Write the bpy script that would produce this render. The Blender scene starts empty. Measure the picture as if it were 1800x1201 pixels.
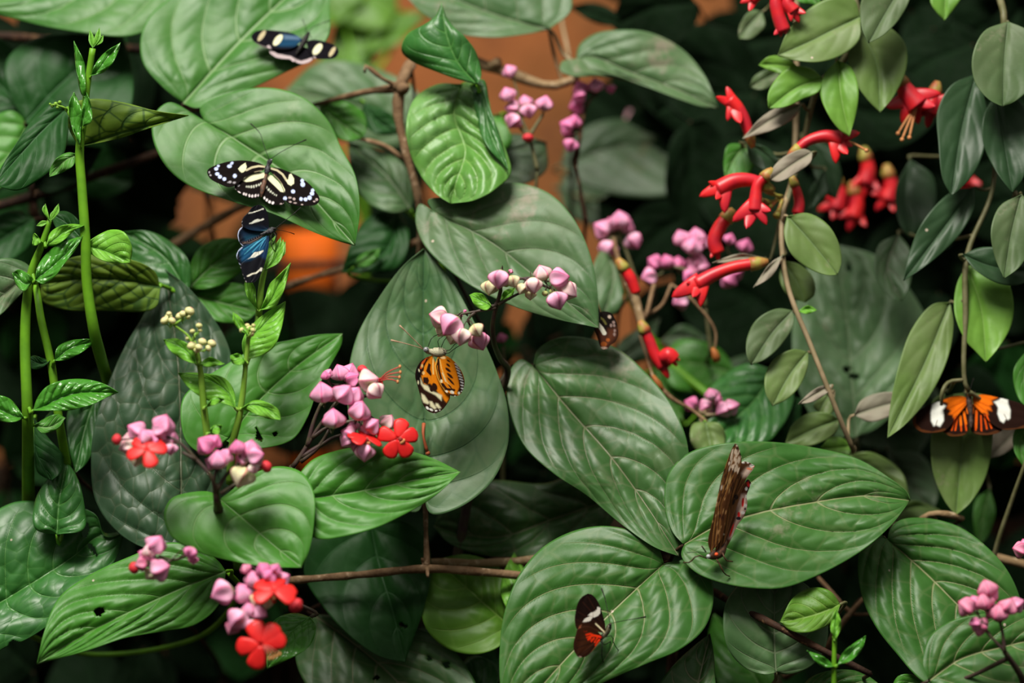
import bpy, math, random
import numpy as np
from mathutils import Vector, Matrix, Quaternion

random.seed(7); RNG = np.random.RandomState(7)
scn = bpy.context.scene
COL = scn.collection

# ---------------------------------------------------------------- camera, world, light, exposure
CAMZ, CAMD = 1.10, 1.70            # camera height, distance to the plane of focus (y = 0)
FOC, SENS = 85.0, 36.0
K = SENS / FOC / 1800.0            # metres per photo pixel per metre of distance
cam = bpy.data.cameras.new('camera'); camo = bpy.data.objects.new('camera', cam); COL.objects.link(camo)
camo.location = (0, -CAMD, CAMZ); camo.rotation_euler = (math.pi / 2, 0, 0)
cam.lens = FOC; cam.sensor_width = SENS; cam.clip_start = 0.05; cam.clip_end = 30
cam.dof.use_dof = True; cam.dof.focus_distance = CAMD - 0.005; cam.dof.aperture_fstop = 2.0
scn.camera = camo
scn.view_settings.view_transform = 'Standard'; scn.view_settings.look = 'None'
scn.view_settings.gamma = 1.0; scn.view_settings.use_curve_mapping = False
scn.view_settings.exposure = 0.40

w = bpy.data.worlds.new('greenhouse_sky'); scn.world = w; w.use_nodes = True
nt = w.node_tree; bg = nt.nodes['Background']
tc = nt.nodes.new('ShaderNodeTexCoord'); sx = nt.nodes.new('ShaderNodeSeparateXYZ'); rp = nt.nodes.new('ShaderNodeValToRGB')
nt.links.new(tc.outputs['Generated'], sx.inputs[0])
mr = nt.nodes.new('ShaderNodeMapRange'); mr.inputs['From Min'].default_value = -1; mr.inputs['From Max'].default_value = 1
nt.links.new(sx.outputs['Z'], mr.inputs['Value']); nt.links.new(mr.outputs[0], rp.inputs[0]); nt.links.new(rp.outputs[0], bg.inputs[0])
e = rp.color_ramp.elements
e[0].position = 0.42; e[0].color = (0.05, 0.055, 0.045, 1); e[1].position = 1.0; e[1].color = (1.0, 0.98, 0.88, 1)
m_ = rp.color_ramp.elements.new(0.62); m_.color = (0.42, 0.43, 0.37, 1)
bg.inputs[1].default_value = 0.37

def area(name, loc, target, size, power, color):
    l = bpy.data.lights.new(name, 'AREA'); l.shape = 'SQUARE'; l.size = size; l.energy = power; l.color = color
    o = bpy.data.objects.new(name, l); COL.objects.link(o); o.location = loc
    o.rotation_euler = (Vector(target) - Vector(loc)).to_track_quat('-Z', 'Y').to_euler(); return o
area('greenhouse_roof_light', (-0.5, -1.3, 3.3), (0, 0.05, 1.1), 1.0, 100, (1.0, 0.965, 0.86))

# ---------------------------------------------------------------- helpers
def P(x, y, d=0.0):
    """a point seen at photo pixel (x, y), d metres behind the plane of focus"""
    s = K * (CAMD + d)
    return Vector(((x - 900) * s, d, CAMZ + (600.5 - y) * s))
def PX(d=0.0): return K * (CAMD + d)

def catmull(pts, n):
    p = np.array(pts, float)
    if len(p) == 2:
        t = np.linspace(0, 1, n)[:, None]; return p[0] * (1 - t) + p[1] * t
    q = np.vstack([2 * p[0] - p[1], p, 2 * p[-1] - p[-2]]); out = []
    for i in range(1, len(q) - 2):
        p0, p1, p2, p3 = q[i - 1], q[i], q[i + 1], q[i + 2]
        # centripetal spacing keeps uneven traces smooth
        a = [0]
        for u, v in ((p0, p1), (p1, p2), (p2, p3)): a.append(a[-1] + max(np.linalg.norm(v - u), 1e-6) ** 0.5)
        t = np.linspace(a[1], a[2], 14, endpoint=False)[:, None]
        A1 = (a[1] - t) / (a[1] - a[0]) * p0 + (t - a[0]) / (a[1] - a[0]) * p1
        A2 = (a[2] - t) / (a[2] - a[1]) * p1 + (t - a[1]) / (a[2] - a[1]) * p2
        A3 = (a[3] - t) / (a[3] - a[2]) * p2 + (t - a[2]) / (a[3] - a[2]) * p3
        B1 = (a[2] - t) / (a[2] - a[0]) * A1 + (t - a[0]) / (a[2] - a[0]) * A2
        B2 = (a[3] - t) / (a[3] - a[1]) * A2 + (t - a[1]) / (a[3] - a[1]) * A3
        out.append((a[2] - t) / (a[2] - a[1]) * B1 + (t - a[1]) / (a[2] - a[1]) * B2)
    c = np.vstack(out + [p[-1:]])
    s = np.concatenate([[0], np.cumsum(np.linalg.norm(np.diff(c, axis=0), axis=1))])
    ss = np.linspace(0, s[-1], n)
    return np.stack([np.interp(ss, s, c[:, k]) for k in range(c.shape[1])], 1)

class MB:
    def __init__(s): s.v = []; s.f = []; s.m = []
    def add(s, vs, fs, mi=0):
        n = len(s.v); s.v += [tuple(v) for v in vs]; s.f += [tuple(i + n for i in f) for f in fs]; s.m += [mi] * len(fs)
    def tube(s, pts, rad, sides=8, mi=0, n=None, cap=True):
        pts = [tuple(p) for p in pts]
        L = sum((Vector(a) - Vector(b)).length for a, b in zip(pts, pts[1:]))
        n = n or max(3, min(60, int(L / 0.004) + 2))
        c = catmull(pts, n)
        if not hasattr(rad, '__len__'): rad = [rad, rad]
        r = np.interp(np.linspace(0, 1, n), np.linspace(0, 1, len(rad)), rad)
        vs = []; up = Vector((0.13, 1, 0.21)).normalized()
        for i in range(n):
            t = Vector(c[min(i + 1, n - 1)] - c[max(i - 1, 0)]).normalized()
            a = t.cross(up)
            if a.length < 1e-4: a = t.cross(Vector((1, 0, 0)))
            a.normalize(); b = t.cross(a)
            for k in range(sides):
                th = 2 * math.pi * k / sides
                vs.append(Vector(c[i]) + (a * math.cos(th) + b * math.sin(th)) * r[i])
        fs = [(i * sides + k, i * sides + (k + 1) % sides, (i + 1) * sides + (k + 1) % sides, (i + 1) * sides + k) for i in range(n - 1) for k in range(sides)]
        if cap: fs += [tuple(range(sides))[::-1], tuple((n - 1) * sides + k for k in range(sides))]
        s.add(vs, fs, mi)
    def ball(s, c, r, mi=0, seg=10, rings=7, sq=(1, 1, 1)):
        vs = [(c[0], c[1], c[2] - r * sq[2])]
        for i in range(1, rings):
            ph = math.pi * i / rings
            for k in range(seg):
                th = 2 * math.pi * k / seg
                vs.append((c[0] + r * sq[0] * math.sin(ph) * math.cos(th), c[1] + r * sq[1] * math.sin(ph) * math.sin(th), c[2] - r * sq[2] * math.cos(ph)))
        vs.append((c[0], c[1], c[2] + r * sq[2])); fs = []
        for k in range(seg):
            fs.append((0, 1 + (k + 1) % seg, 1 + k))
            for i in range(rings - 2):
                a = 1 + i * seg; fs.append((a + k, a + (k + 1) % seg, a + seg + (k + 1) % seg, a + seg + k))
            a = 1 + (rings - 2) * seg; fs.append((a + k, a + (k + 1) % seg, len(vs) - 1))
        s.add(vs, fs, mi)
    def mesh(s, name, mats):
        me = bpy.data.meshes.new(name); me.from_pydata(s.v, [], s.f)
        for m in (mats if isinstance(mats, (list, tuple)) else [mats]): me.materials.append(m)
        me.polygons.foreach_set('material_index', s.m)
        me.polygons.foreach_set('use_smooth', [True] * len(s.f)); me.update(); return me
    def build(s, name, mats, parent=None):
        return link(name, s.mesh(name, mats), parent)

def link(name, me, parent=None, loc=None):
    """link a mesh whose vertices are in world space (or around loc); parents are empties or unrotated meshes"""
    o = bpy.data.objects.new(name, me); COL.objects.link(o)
    if loc is not None: o.location = loc
    if parent is not None:
        o.parent = parent; o.matrix_parent_inverse = Matrix.Translation(-wloc(parent))
    return o
def wloc(o):
    v = Vector((0, 0, 0))
    if o.parent is not None: v = wloc(o.parent) + o.matrix_parent_inverse.translation
    return v + o.location
def thing(name, label, cat, loc, group=None):
    o = bpy.data.objects.new(name, None); COL.objects.link(o); o.location = loc; o.empty_display_size = 0.02
    o['label'] = label; o['category'] = cat
    if group: o['group'] = group
    return o

# ---------------------------------------------------------------- node shortcuts
class NT:
    def __init__(s, name):
        s.mat = bpy.data.materials.new(name); s.mat.use_nodes = True; s.t = s.mat.node_tree; s.N = s.t.nodes
        s.b = s.N['Principled BSDF']; s.out = s.N['Material Output']
    def put(s, sock, v):
        if hasattr(v, 'is_linked') or hasattr(v, 'links'): s.t.links.new(v, sock)
        else:
            if hasattr(sock.default_value, '__len__') and len(sock.default_value) == 4 and len(v) == 3: v = (*v, 1)
            sock.default_value = v
    def math(s, op, a, b=None, c=None, clamp=False):
        n = s.N.new('ShaderNodeMath'); n.operation = op; n.use_clamp = clamp
        for i, v in enumerate((a, b, c)):
            if v is not None: s.put(n.inputs[i], v)
        return n.outputs[0]
    def map(s, v, a, b, c=0.0, d=1.0):
        n = s.N.new('ShaderNodeMapRange'); n.interpolation_type = 'SMOOTHSTEP'
        for i, x in enumerate((v, a, b, c, d)): s.put(n.inputs[i], x)
        return n.outputs[0]
    def mix(s, f, a, b):
        n = s.N.new('ShaderNodeMix'); n.data_type = 'RGBA'
        s.put(n.inputs[0], f); s.put(n.inputs[6], a); s.put(n.inputs[7], b); return n.outputs[2]
    def noise(s, vec, scale, detail=3, rough=0.55):
        n = s.N.new('ShaderNodeTexNoise'); s.put(n.inputs['Scale'], scale); n.inputs['Detail'].default_value = detail
        n.inputs['Roughness'].default_value = rough
        if vec is not None: s.put(n.inputs['Vector'], vec)
        return n.outputs[0]
    def voro(s, vec, scale, feat='F1', rnd=1.0):
        n = s.N.new('ShaderNodeTexVoronoi'); n.feature = feat; s.put(n.inputs['Scale'], scale); n.inputs['Randomness'].default_value = rnd
        s.put(n.inputs['Vector'], vec); return n
    def attr(s, name):
        n = s.N.new('ShaderNodeAttribute'); n.attribute_name = name; return n
    def sep(s, v):
        n = s.N.new('ShaderNodeSeparateXYZ'); s.put(n.inputs[0], v); return n.outputs
    def comb(s, a, b, c):
        n = s.N.new('ShaderNodeCombineXYZ')
        for i, x in enumerate((a, b, c)): s.put(n.inputs[i], x)
        return n.outputs[0]
    def obj(s): return s.N.new('ShaderNodeTexCoord').outputs['Object']
    def bump(s, h, strength, dist):
        n = s.N.new('ShaderNodeBump'); n.inputs['Strength'].default_value = strength; n.inputs['Distance'].default_value = dist
        s.put(n.inputs['Height'], h); s.t.links.new(n.outputs[0], s.b.inputs['Normal']); return n.outputs[0]
    def base(s, c, rough=0.5, spec=0.5):
        s.put(s.b.inputs['Base Color'], c); s.put(s.b.inputs['Roughness'], rough); s.b.inputs['Specular IOR Level'].default_value = spec
        return s

def leafmat(name, base, base2=None, vein=(0.2, 0.24, 0.12), dust_sheen=(0.34, 0.27, 0.22), dust_sheen_amt=0.0, veinamt=0.6, rough=0.43, spec=0.30,
            net=0.006, netamt=0.5, netcol=0.15, transl=0.12, specks=0.5, rim=0.5, vw=1.0, bump=1.0, mid=0.8):
    n = NT(name)
    q = n.sep(n.attr('q').outputs['Vector']); m = n.sep(n.attr('m').outputs['Vector'])
    ph, v, u = q[0], q[1], q[2]; ls, hw, L = m[0], m[1], m[2]
    av = n.math('ABSOLUTE', v)
    d2 = n.math('MULTIPLY', n.math('ABSOLUTE', n.math('SUBTRACT', n.math('FRACT', n.math('ADD', ph, 0.5)), 0.5)), ls)
    w2 = n.math('MULTIPLY', n.math('MULTIPLY_ADD', av, -0.6, 1.0), 0.00075 * vw)
    m2 = n.math('MULTIPLY', n.map(n.math('DIVIDE', d2, w2), 0.4, 1.5, 1, 0), n.map(av, 0.8, 0.97, 1, 0))
    d1 = n.math('MULTIPLY', av, hw)
    w1 = n.math('MULTIPLY', n.math('MULTIPLY_ADD', u, -0.6, 1.0), 0.0011 * vw)
    m1 = n.map(n.math('DIVIDE', d1, w1), 0.4, 1.4, 1, 0)
    vm = n.math('MAXIMUM', m1, n.math('MULTIPLY', m2, mid))
    crd = n.comb(n.math('MULTIPLY', u, L), n.math('MULTIPLY', v, hw), n.math('MULTIPLY', ls, 7.0))
    ob = n.obj()
    vo = n.voro(crd, 1.0 / net, 'DISTANCE_TO_EDGE', 0.9).outputs['Distance']
    nm = n.map(vo, 0.015, 0.09, 1, 0)
    big = n.noise(ob, 16, 4, 0.6); fine = n.noise(ob, 90, 3)
    col = n.mix(n.map(big, 0.35, 0.65), base, base2 or tuple(x * 0.72 for x in base))
    col = n.mix(n.math('MULTIPLY', n.map(fine, 0.4, 0.7), 0.25), col, tuple(min(1, x * 1.5 + 0.01) for x in base))
    if dust_sheen_amt > 0:
        dn = n.math('MULTIPLY', n.map(n.math('ADD', n.math('MULTIPLY', n.noise(ob, 24, 5, 0.65), 0.75), n.math('MULTIPLY', n.noise(ob, 150, 3), 0.25)), 0.60 - 0.12 * dust_sheen_amt, 0.72 - 0.08 * dust_sheen_amt), min(1.0, 0.3 + dust_sheen_amt * 0.6))
        col = n.mix(dn, col, dust_sheen)
    col = n.mix(n.math('MULTIPLY', nm, netcol), col, vein)
    col = n.mix(n.math('MULTIPLY', vm, veinamt), col, vein)
    if rim > 0: col = n.mix(n.math('MULTIPLY', n.map(av, 0.955, 1.0), rim * 0.6), col, tuple(min(1, x * 1.8 + 0.02) for x in base))
    if specks > 0:
        sv = n.voro(ob, 55, 'F1', 1.0); cs = n.sep(sv.outputs['Color'])
        sp = n.math('MULTIPLY', n.map(sv.outputs['Distance'], 0.045, 0.075, 1, 0), n.math('GREATER_THAN', cs[0], 1 - 0.16 * specks))
        col = n.mix(sp, col, (0.5, 0.42, 0.33))
    n.base(col, n.math('MULTIPLY_ADD', big, 0.25, rough - 0.12), spec)
    f1 = n.voro(crd, 1.0 / net, 'F1', 0.9).outputs['Distance']
    h = n.math('ADD', n.math('MULTIPLY', n.math('SUBTRACT', 1.0, n.math('MULTIPLY', f1, f1)), 0.75 * netamt), n.math('MULTIPLY', fine, 0.12))
    h = n.math('SUBTRACT', h, n.math('MULTIPLY', vm, 0.25))
    n.bump(h, 0.7 * bump, 0.0022)
    if transl > 0:
        tr = n.N.new('ShaderNodeBsdfTranslucent'); n.put(tr.inputs[0], n.mix(0.5, col, tuple(min(1, x * 2.2) for x in (base[0] * 1.2, base[1], base[2] * 0.4))))
        mx = n.N.new('ShaderNodeMixShader'); mx.inputs[0].default_value = transl
        n.t.links.new(n.b.outputs[0], mx.inputs[1]); n.t.links.new(tr.outputs[0], mx.inputs[2]); n.t.links.new(mx.outputs[0], n.out.inputs[0])
    return n.mat

LM = {
 'deep':  leafmat('deep_green_leaf', (0.027, 0.106, 0.013), (0.042, 0.132, 0.022), vein=(0.26, 0.27, 0.13), dust_sheen_amt=0.15, veinamt=0.8, net=0.016, netamt=0.35, netcol=0.10),
 'deepd': leafmat('dusty_deep_green_leaf', (0.032, 0.100, 0.020), (0.050, 0.130, 0.032), vein=(0.26, 0.24, 0.15), dust_sheen_amt=0.55, dust_sheen=(0.22, 0.19, 0.14), spec=0.42, net=0.015, netamt=0.35, netcol=0.12),
 'grey':  leafmat('dusty_grey_green_leaf', (0.052, 0.120, 0.040), (0.088, 0.152, 0.064), vein=(0.25, 0.26, 0.18), dust_sheen_amt=0.5, veinamt=0.35, dust_sheen=(0.30, 0.23, 0.19), net=0.018, netamt=0.4, netcol=0.06, rough=0.45),
 'silver': leafmat('silvery_quilted_leaf', (0.052, 0.122, 0.042), (0.105, 0.168, 0.082), vein=(0.03, 0.10, 0.04), dust_sheen_amt=0.1, veinamt=0.6, net=0.020, netamt=0.6, netcol=0.25, specks=0.9),
 'bright': leafmat('mid_green_leaf', (0.040, 0.172, 0.013), (0.060, 0.205, 0.026), vein=(0.17, 0.30, 0.10), dust_sheen_amt=0.1, dust_sheen=(0.2, 0.28, 0.14), net=0.016, netamt=0.3, netcol=0.08, specks=0.3),
 'pale':  leafmat('soft_green_leaf', (0.034, 0.134, 0.016), (0.060, 0.168, 0.030), vein=(0.22, 0.34, 0.15), dust_sheen_amt=0.1, dust_sheen=(0.24, 0.30, 0.18), net=0.018, netamt=0.3, netcol=0.06, specks=0.2, vw=1.5),
 'glossy': leafmat('glossy_green_leaf', (0.030, 0.140, 0.022), (0.022, 0.105, 0.020), vein=(0.07, 0.21, 0.04), veinamt=0.8, rough=0.40, spec=0.5, net=0.011, netamt=0.8, netcol=0.2, specks=0.2),
 'lime':  leafmat('young_lime_leaf', (0.145, 0.40, 0.030), (0.200, 0.44, 0.060), vein=(0.07, 0.25, 0.02), veinamt=0.5, rough=0.38, net=0.006, netamt=0.5, transl=0.25, specks=0, vw=0.6),
 'young': leafmat('young_green_leaf', (0.045, 0.225, 0.014), (0.070, 0.26, 0.024), vein=(0.10, 0.32, 0.05), veinamt=0.6, rough=0.28, spec=0.6, net=0.007, netamt=1.2, transl=0.2, specks=0, vw=0.6),
 'quilt': leafmat('dark_quilted_leaf', (0.022, 0.056, 0.024), (0.030, 0.068, 0.032), vein=(0.11, 0.11, 0.065), veinamt=0.55, rough=0.46, net=0.0125, netamt=1.5, netcol=0.15, mid=0.45, specks=0.3, transl=0.03, bump=1.2),
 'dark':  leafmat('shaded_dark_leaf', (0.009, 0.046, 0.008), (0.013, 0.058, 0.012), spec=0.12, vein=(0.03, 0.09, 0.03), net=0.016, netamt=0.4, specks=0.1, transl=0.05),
 'darker': leafmat('shade_blackened_leaf', (0.003, 0.009, 0.003), (0.004, 0.012, 0.004), vein=(0.008, 0.022, 0.008), rough=0.8, spec=0.05, net=0.02, netamt=0.3, specks=0, transl=0.0),  # shade of the deep gaps is put into this near-black leaf colour
 'olive': leafmat('olive_green_leaf', (0.105, 0.185, 0.040), (0.140, 0.205, 0.066), vein=(0.16, 0.25, 0.12), veinamt=0.3, rough=0.45, net=0.05, netamt=0.1, netcol=0.0, dust_sheen_amt=0.35, specks=0.2, transl=0.15, mid=0.0),
 'oliveb': leafmat('grey_green_oval_leaf', (0.058, 0.108, 0.036), (0.088, 0.130, 0.054), vein=(0.12, 0.18, 0.10), veinamt=0.25, rough=0.5, net=0.05, netamt=0.1, netcol=0.0, dust_sheen_amt=0.45, specks=0.8, mid=0.0),
 'olived': leafmat('dark_oval_leaf', (0.018, 0.050, 0.018), (0.028, 0.066, 0.026), vein=(0.05, 0.10, 0.05), veinamt=0.25, rough=0.42, net=0.05, netamt=0.1, netcol=0.0, dust_sheen_amt=0.2, specks=0.4, mid=0.0),
 'ovlime': leafmat('yellow_green_oval_leaf', (0.160, 0.330, 0.045), (0.110, 0.260, 0.035), vein=(0.25, 0.40, 0.10), veinamt=0.3, rough=0.42, net=0.05, netamt=0.1, netcol=0.0, specks=0.2, transl=0.2, mid=0.0),
 'dusty': leafmat('dust_covered_leaf', (0.220, 0.205, 0.150), (0.270, 0.225, 0.175), vein=(0.20, 0.24, 0.14), veinamt=0.3, rough=0.6, net=0.05, netamt=0.1, netcol=0.0, specks=0.2, mid=0.0),
 'under': leafmat('leaf_underside', (0.150, 0.250, 0.022), (0.100, 0.190, 0.018), vein=(0.015, 0.060, 0.010), veinamt=0.85, net=0.013, netamt=0.6, netcol=0.75, transl=0.3, specks=0, rough=0.6, spec=0.3),
 'crumple': leafmat('crumpled_yellow_green_leaf', (0.085, 0.230, 0.035), (0.130, 0.280, 0.080), vein=(0.22, 0.38, 0.10), dust_sheen_amt=0.45, dust_sheen=(0.42, 0.45, 0.38), net=0.012, netamt=0.9, specks=0.2, rough=0.36),  # whitish patches paint the leaf's sheen into its colour
 'greylit': leafmat('pale_grey_green_leaf', (0.085, 0.170, 0.070), (0.115, 0.195, 0.095), vein=(0.19, 0.26, 0.14), dust_sheen_amt=0.2, net=0.018, netamt=0.4, specks=0.1),
 'yg': leafmat('yellow_green_leaf', (0.080, 0.210, 0.016), (0.120, 0.260, 0.030), vein=(0.20, 0.34, 0.06), net=0.016, netamt=0.4, specks=0.1, transl=0.25),
 'gloomy': leafmat('shaded_olive_leaf', (0.022, 0.052, 0.018), (0.034, 0.066, 0.026), vein=(0.06, 0.06, 0.04), veinamt=0.6, net=0.018, netamt=0.4, dust_sheen_amt=0.25, dust_sheen=(0.10, 0.07, 0.035), specks=0.4, rough=0.5, transl=0.03),
}

def plain(name, c, rough=0.5, spec=0.4, noise=None, scale=120, bump=0.0, bd=0.001, transl=0.0):
    n = NT(name); ob = n.obj(); col = c
    nz = n.noise(ob, scale, 4)
    if noise: col = n.mix(n.map(nz, 0.35, 0.65), c, noise)
    n.base(col, rough, spec)
    if bump: n.bump(nz, bump, bd)
    if transl:
        n.b.inputs['Subsurface Weight'].default_value = transl; n.b.inputs['Subsurface Radius'].default_value = (0.004, 0.002, 0.002)
        n.b.inputs['Subsurface Scale'].default_value = 0.5
    return n.mat
def barkmat(name, a, b, c):
    n = NT(name); ob = n.obj()
    col = n.mix(n.map(n.noise(ob, 45, 5, 0.7), 0.35, 0.65), a, b)
    col = n.mix(n.map(n.noise(ob, 160, 3), 0.56, 0.70), col, c)
    n.base(col, 0.75, 0.2); n.bump(n.noise(ob, 230, 4), 0.8, 0.0012); return n.mat
STEM = {
 'green': plain('green_stem', (0.130, 0.330, 0.014), 0.45, 0.25, (0.100, 0.260, 0.014), 70),
 'lime': plain('pale_green_stem', (0.20, 0.37, 0.045), 0.45, 0.25, (0.16, 0.32, 0.03), 80),
 'purple': plain('purple_brown_stem', (0.060, 0.050, 0.026), 0.5, 0.3, (0.055, 0.028, 0.030), 120),
 'olive': plain('olive_stem', (0.15, 0.14, 0.07), 0.5, 0.3, (0.10, 0.10, 0.04), 100),
 'bark': barkmat('tan_bark', (0.25, 0.155, 0.085), (0.125, 0.068, 0.034), (0.40, 0.28, 0.18)),
 'tan': barkmat('pale_tan_bark', (0.34, 0.235, 0.13), (0.22, 0.14, 0.07), (0.45, 0.34, 0.22)),
 'darkbark': barkmat('dark_red_brown_bark', (0.050, 0.022, 0.012), (0.025, 0.012, 0.008), (0.16, 0.085, 0.04)),
 'pinkish': plain('pink_tan_stem', (0.34, 0.25, 0.15), 0.5, 0.3, (0.26, 0.20, 0.11), 90),
}

# ---------------------------------------------------------------- leaf
def sheet_px(mid, A, B, nu, nv):
    """grid between two traced edges with the midrib at its centre; returns (nu+1, 2nv+1, 2) pixel positions and signed v"""
    m = catmull(mid, nu + 1)
    a = catmull([mid[0]] + list(A) + [mid[-1]], nu + 1); b = catmull([mid[0]] + list(B) + [mid[-1]], nu + 1)
    v = np.linspace(-1, 1, 2 * nv + 1)
    w_ = np.abs(v)[None, :, None]
    edge = np.where((v < 0)[None, :, None], a[:, None, :], b[:, None, :])
    return m[:, None, :] * (1 - w_) + edge * w_, v, m, a, b

def tomesh(name, pts, mats, keep=None):
    nu, nv = pts.shape[0] - 1, pts.shape[1] - 1
    idx = np.arange((nu + 1) * (nv + 1)).reshape(nu + 1, nv + 1)
    f = np.stack([idx[:-1, :-1], idx[1:, :-1], idx[1:, 1:], idx[:-1, 1:]], -1).reshape(-1, 4)
    if keep is not None: f = f[keep.reshape(-1)]
    me = bpy.data.meshes.new(name)
    v = pts.reshape(-1, 3)
    me.vertices.add(len(v)); me.vertices.foreach_set('co', v.astype(np.float32).ravel())
    me.loops.add(f.size); me.loops.foreach_set('vertex_index', f.astype(np.int32).ravel())
    me.polygons.add(len(f)); me.polygons.foreach_set('loop_start', np.arange(0, f.size, 4, dtype=np.int32))
    me.polygons.foreach_set('loop_total', np.full(len(f), 4, np.int32))
    me.polygons.foreach_set('use_smooth', np.ones(len(f), bool))
    me.update(calc_edges=True)
    for m in (mats if isinstance(mats, (list, tuple)) else [mats]): me.materials.append(m)
    return me
def fattr(me, name, arr, kind='FLOAT_VECTOR'):
    a = me.attributes.new(name, kind, 'POINT')
    a.data.foreach_set('vector' if kind == 'FLOAT_VECTOR' else ('color' if kind == 'FLOAT_COLOR' else 'value'), arr.astype(np.float32).ravel())

def w3(px, d):
    s = K * (CAMD + d)
    return np.stack([(px[..., 0] - 900) * s, d, CAMZ + (600.5 - px[..., 1]) * s], -1)

def leaf(parent, mid, A, B, kind, d=0.0, sy=0.45, sx=0.0, N=5, s=0.42, p=1.25, q=0.0020, fold=0.10, drop=0.0, curl=0.0, holes=(), step=4.0,
         label=None, name='leaf', wave=0.0025, thick=0.0004, groove=1.0, cup=0.0):
    L = sum(math.dist(a, b) for a, b in zip(mid, mid[1:]))
    nu = int(min(110, max(16, L / step))); ww = max(20, math.sqrt(abs(parea(list(A) + list(B)[::-1]))) * 0.6)
    nv = int(min(44, max(7, ww / step)))
    g, v, m, a, b = sheet_px(mid, A, B, nu, nv)
    u = np.linspace(0, 1, nu + 1)
    cx, cy = g[..., 0].mean(), g[..., 1].mean(); px = PX(d)
    D = d + sy * (cy - g[..., 1]) * px + sx * (g[..., 0] - cx) * px
    av = np.abs(v)[None, :]; hwA = np.linalg.norm(a - m, axis=1); hwB = np.linalg.norm(b - m, axis=1)
    hw = np.where(v[None, :] < 0, hwA[:, None], hwB[:, None]) * px
    U = u[:, None] + 0 * av
    ph = (U - s * av ** p) * N
    seed = RNG.rand(6) * 6.28
    D = D - fold * av * hw + curl * av ** 3 * hw                       # blades rise from the midrib, margins fall away
    D = D + drop * U ** 3 * L * px + cup * (1 - U) ** 3 * L * px
    edge = np.clip(1 - av ** 4, 0, 1) * np.clip(U * 6, 0, 1) * np.clip((hw / hw.max() - 0.12) * 2.2, 0, 1)
    D = D - q * np.abs(np.sin(math.pi * ph)) ** 0.6 * edge * np.clip(av * 5, 0, 1)
    Lm = L * px
    t3 = (av * hw * hw + U * Lm * s * Lm) / np.sqrt(hw ** 2 + (s * Lm) ** 2) / 0.0150 + 0.5 * np.sin(np.floor(ph) * 2.3 + np.sign(v)[None, :]) + 0.25 * np.sin(ph * 6)
    D = D - q * (0.22 + 0.14 * np.sin(U * 9 + seed[3]) * np.sin(av * 5 + seed[4])) * np.abs(np.sin(math.pi * t3)) ** 0.7 * edge
    D = D + groove * 0.0012 * np.exp(-(av * hw / 0.0022) ** 2)
    xx, yy = (g[..., 0] - cx) * px, (g[..., 1] - cy) * px
    D = D + wave * (np.sin(xx * 55 + yy * 31 + seed[0]) * np.sin(yy * 62 - xx * 20 + seed[1])) + wave * 1.3 * av ** 2 * np.sin(U * 11 + seed[2] + np.sign(v)[None, :])
    keep = None
    if holes:
        c = (g[:-1, :-1] + g[1:, :-1] + g[1:, 1:] + g[:-1, 1:]) / 4; keep = np.ones(c.shape[:2], bool)
        for h in holes:
            x0, y0, rx, ry = h[:4]; an = math.radians(h[4]) if len(h) > 4 else 0
            dx, dy = c[..., 0] - x0, c[..., 1] - y0
            e1 = (dx * math.cos(an) + dy * math.sin(an)) / rx; e2 = (-dx * math.sin(an) + dy * math.cos(an)) / ry
            keep &= (e1 ** 2 + e2 ** 2 + 0.25 * np.sin(np.arctan2(e2, e1) * 3 + x0)) > 1
    W = w3(g, D); org = Vector(W[0, nv]); W = W - np.array(org)
    me = tomesh(name, W, LM[kind] if isinstance(kind, str) else kind, keep)
    fattr(me, 'q', np.stack([ph, v[None, :] + 0 * U, U], -1))
    fattr(me, 'm', np.stack([0 * U + L * px / N * 0.85, hw + 0 * U, 0 * U + L * px], -1))
    o = link(name, me, parent, org)
    md = o.modifiers.new('thickness', 'SOLIDIFY'); md.thickness = thick; md.offset = 0
    if label: o['label'] = label
    o_base[o.name] = org
    return o
o_base = {}
def parea(p):
    p = np.array(p, float); x, y = p[:, 0], p[:, 1]
    return 0.5 * (np.dot(x, np.roll(y, -1)) - np.dot(y, np.roll(x, -1)))

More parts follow.
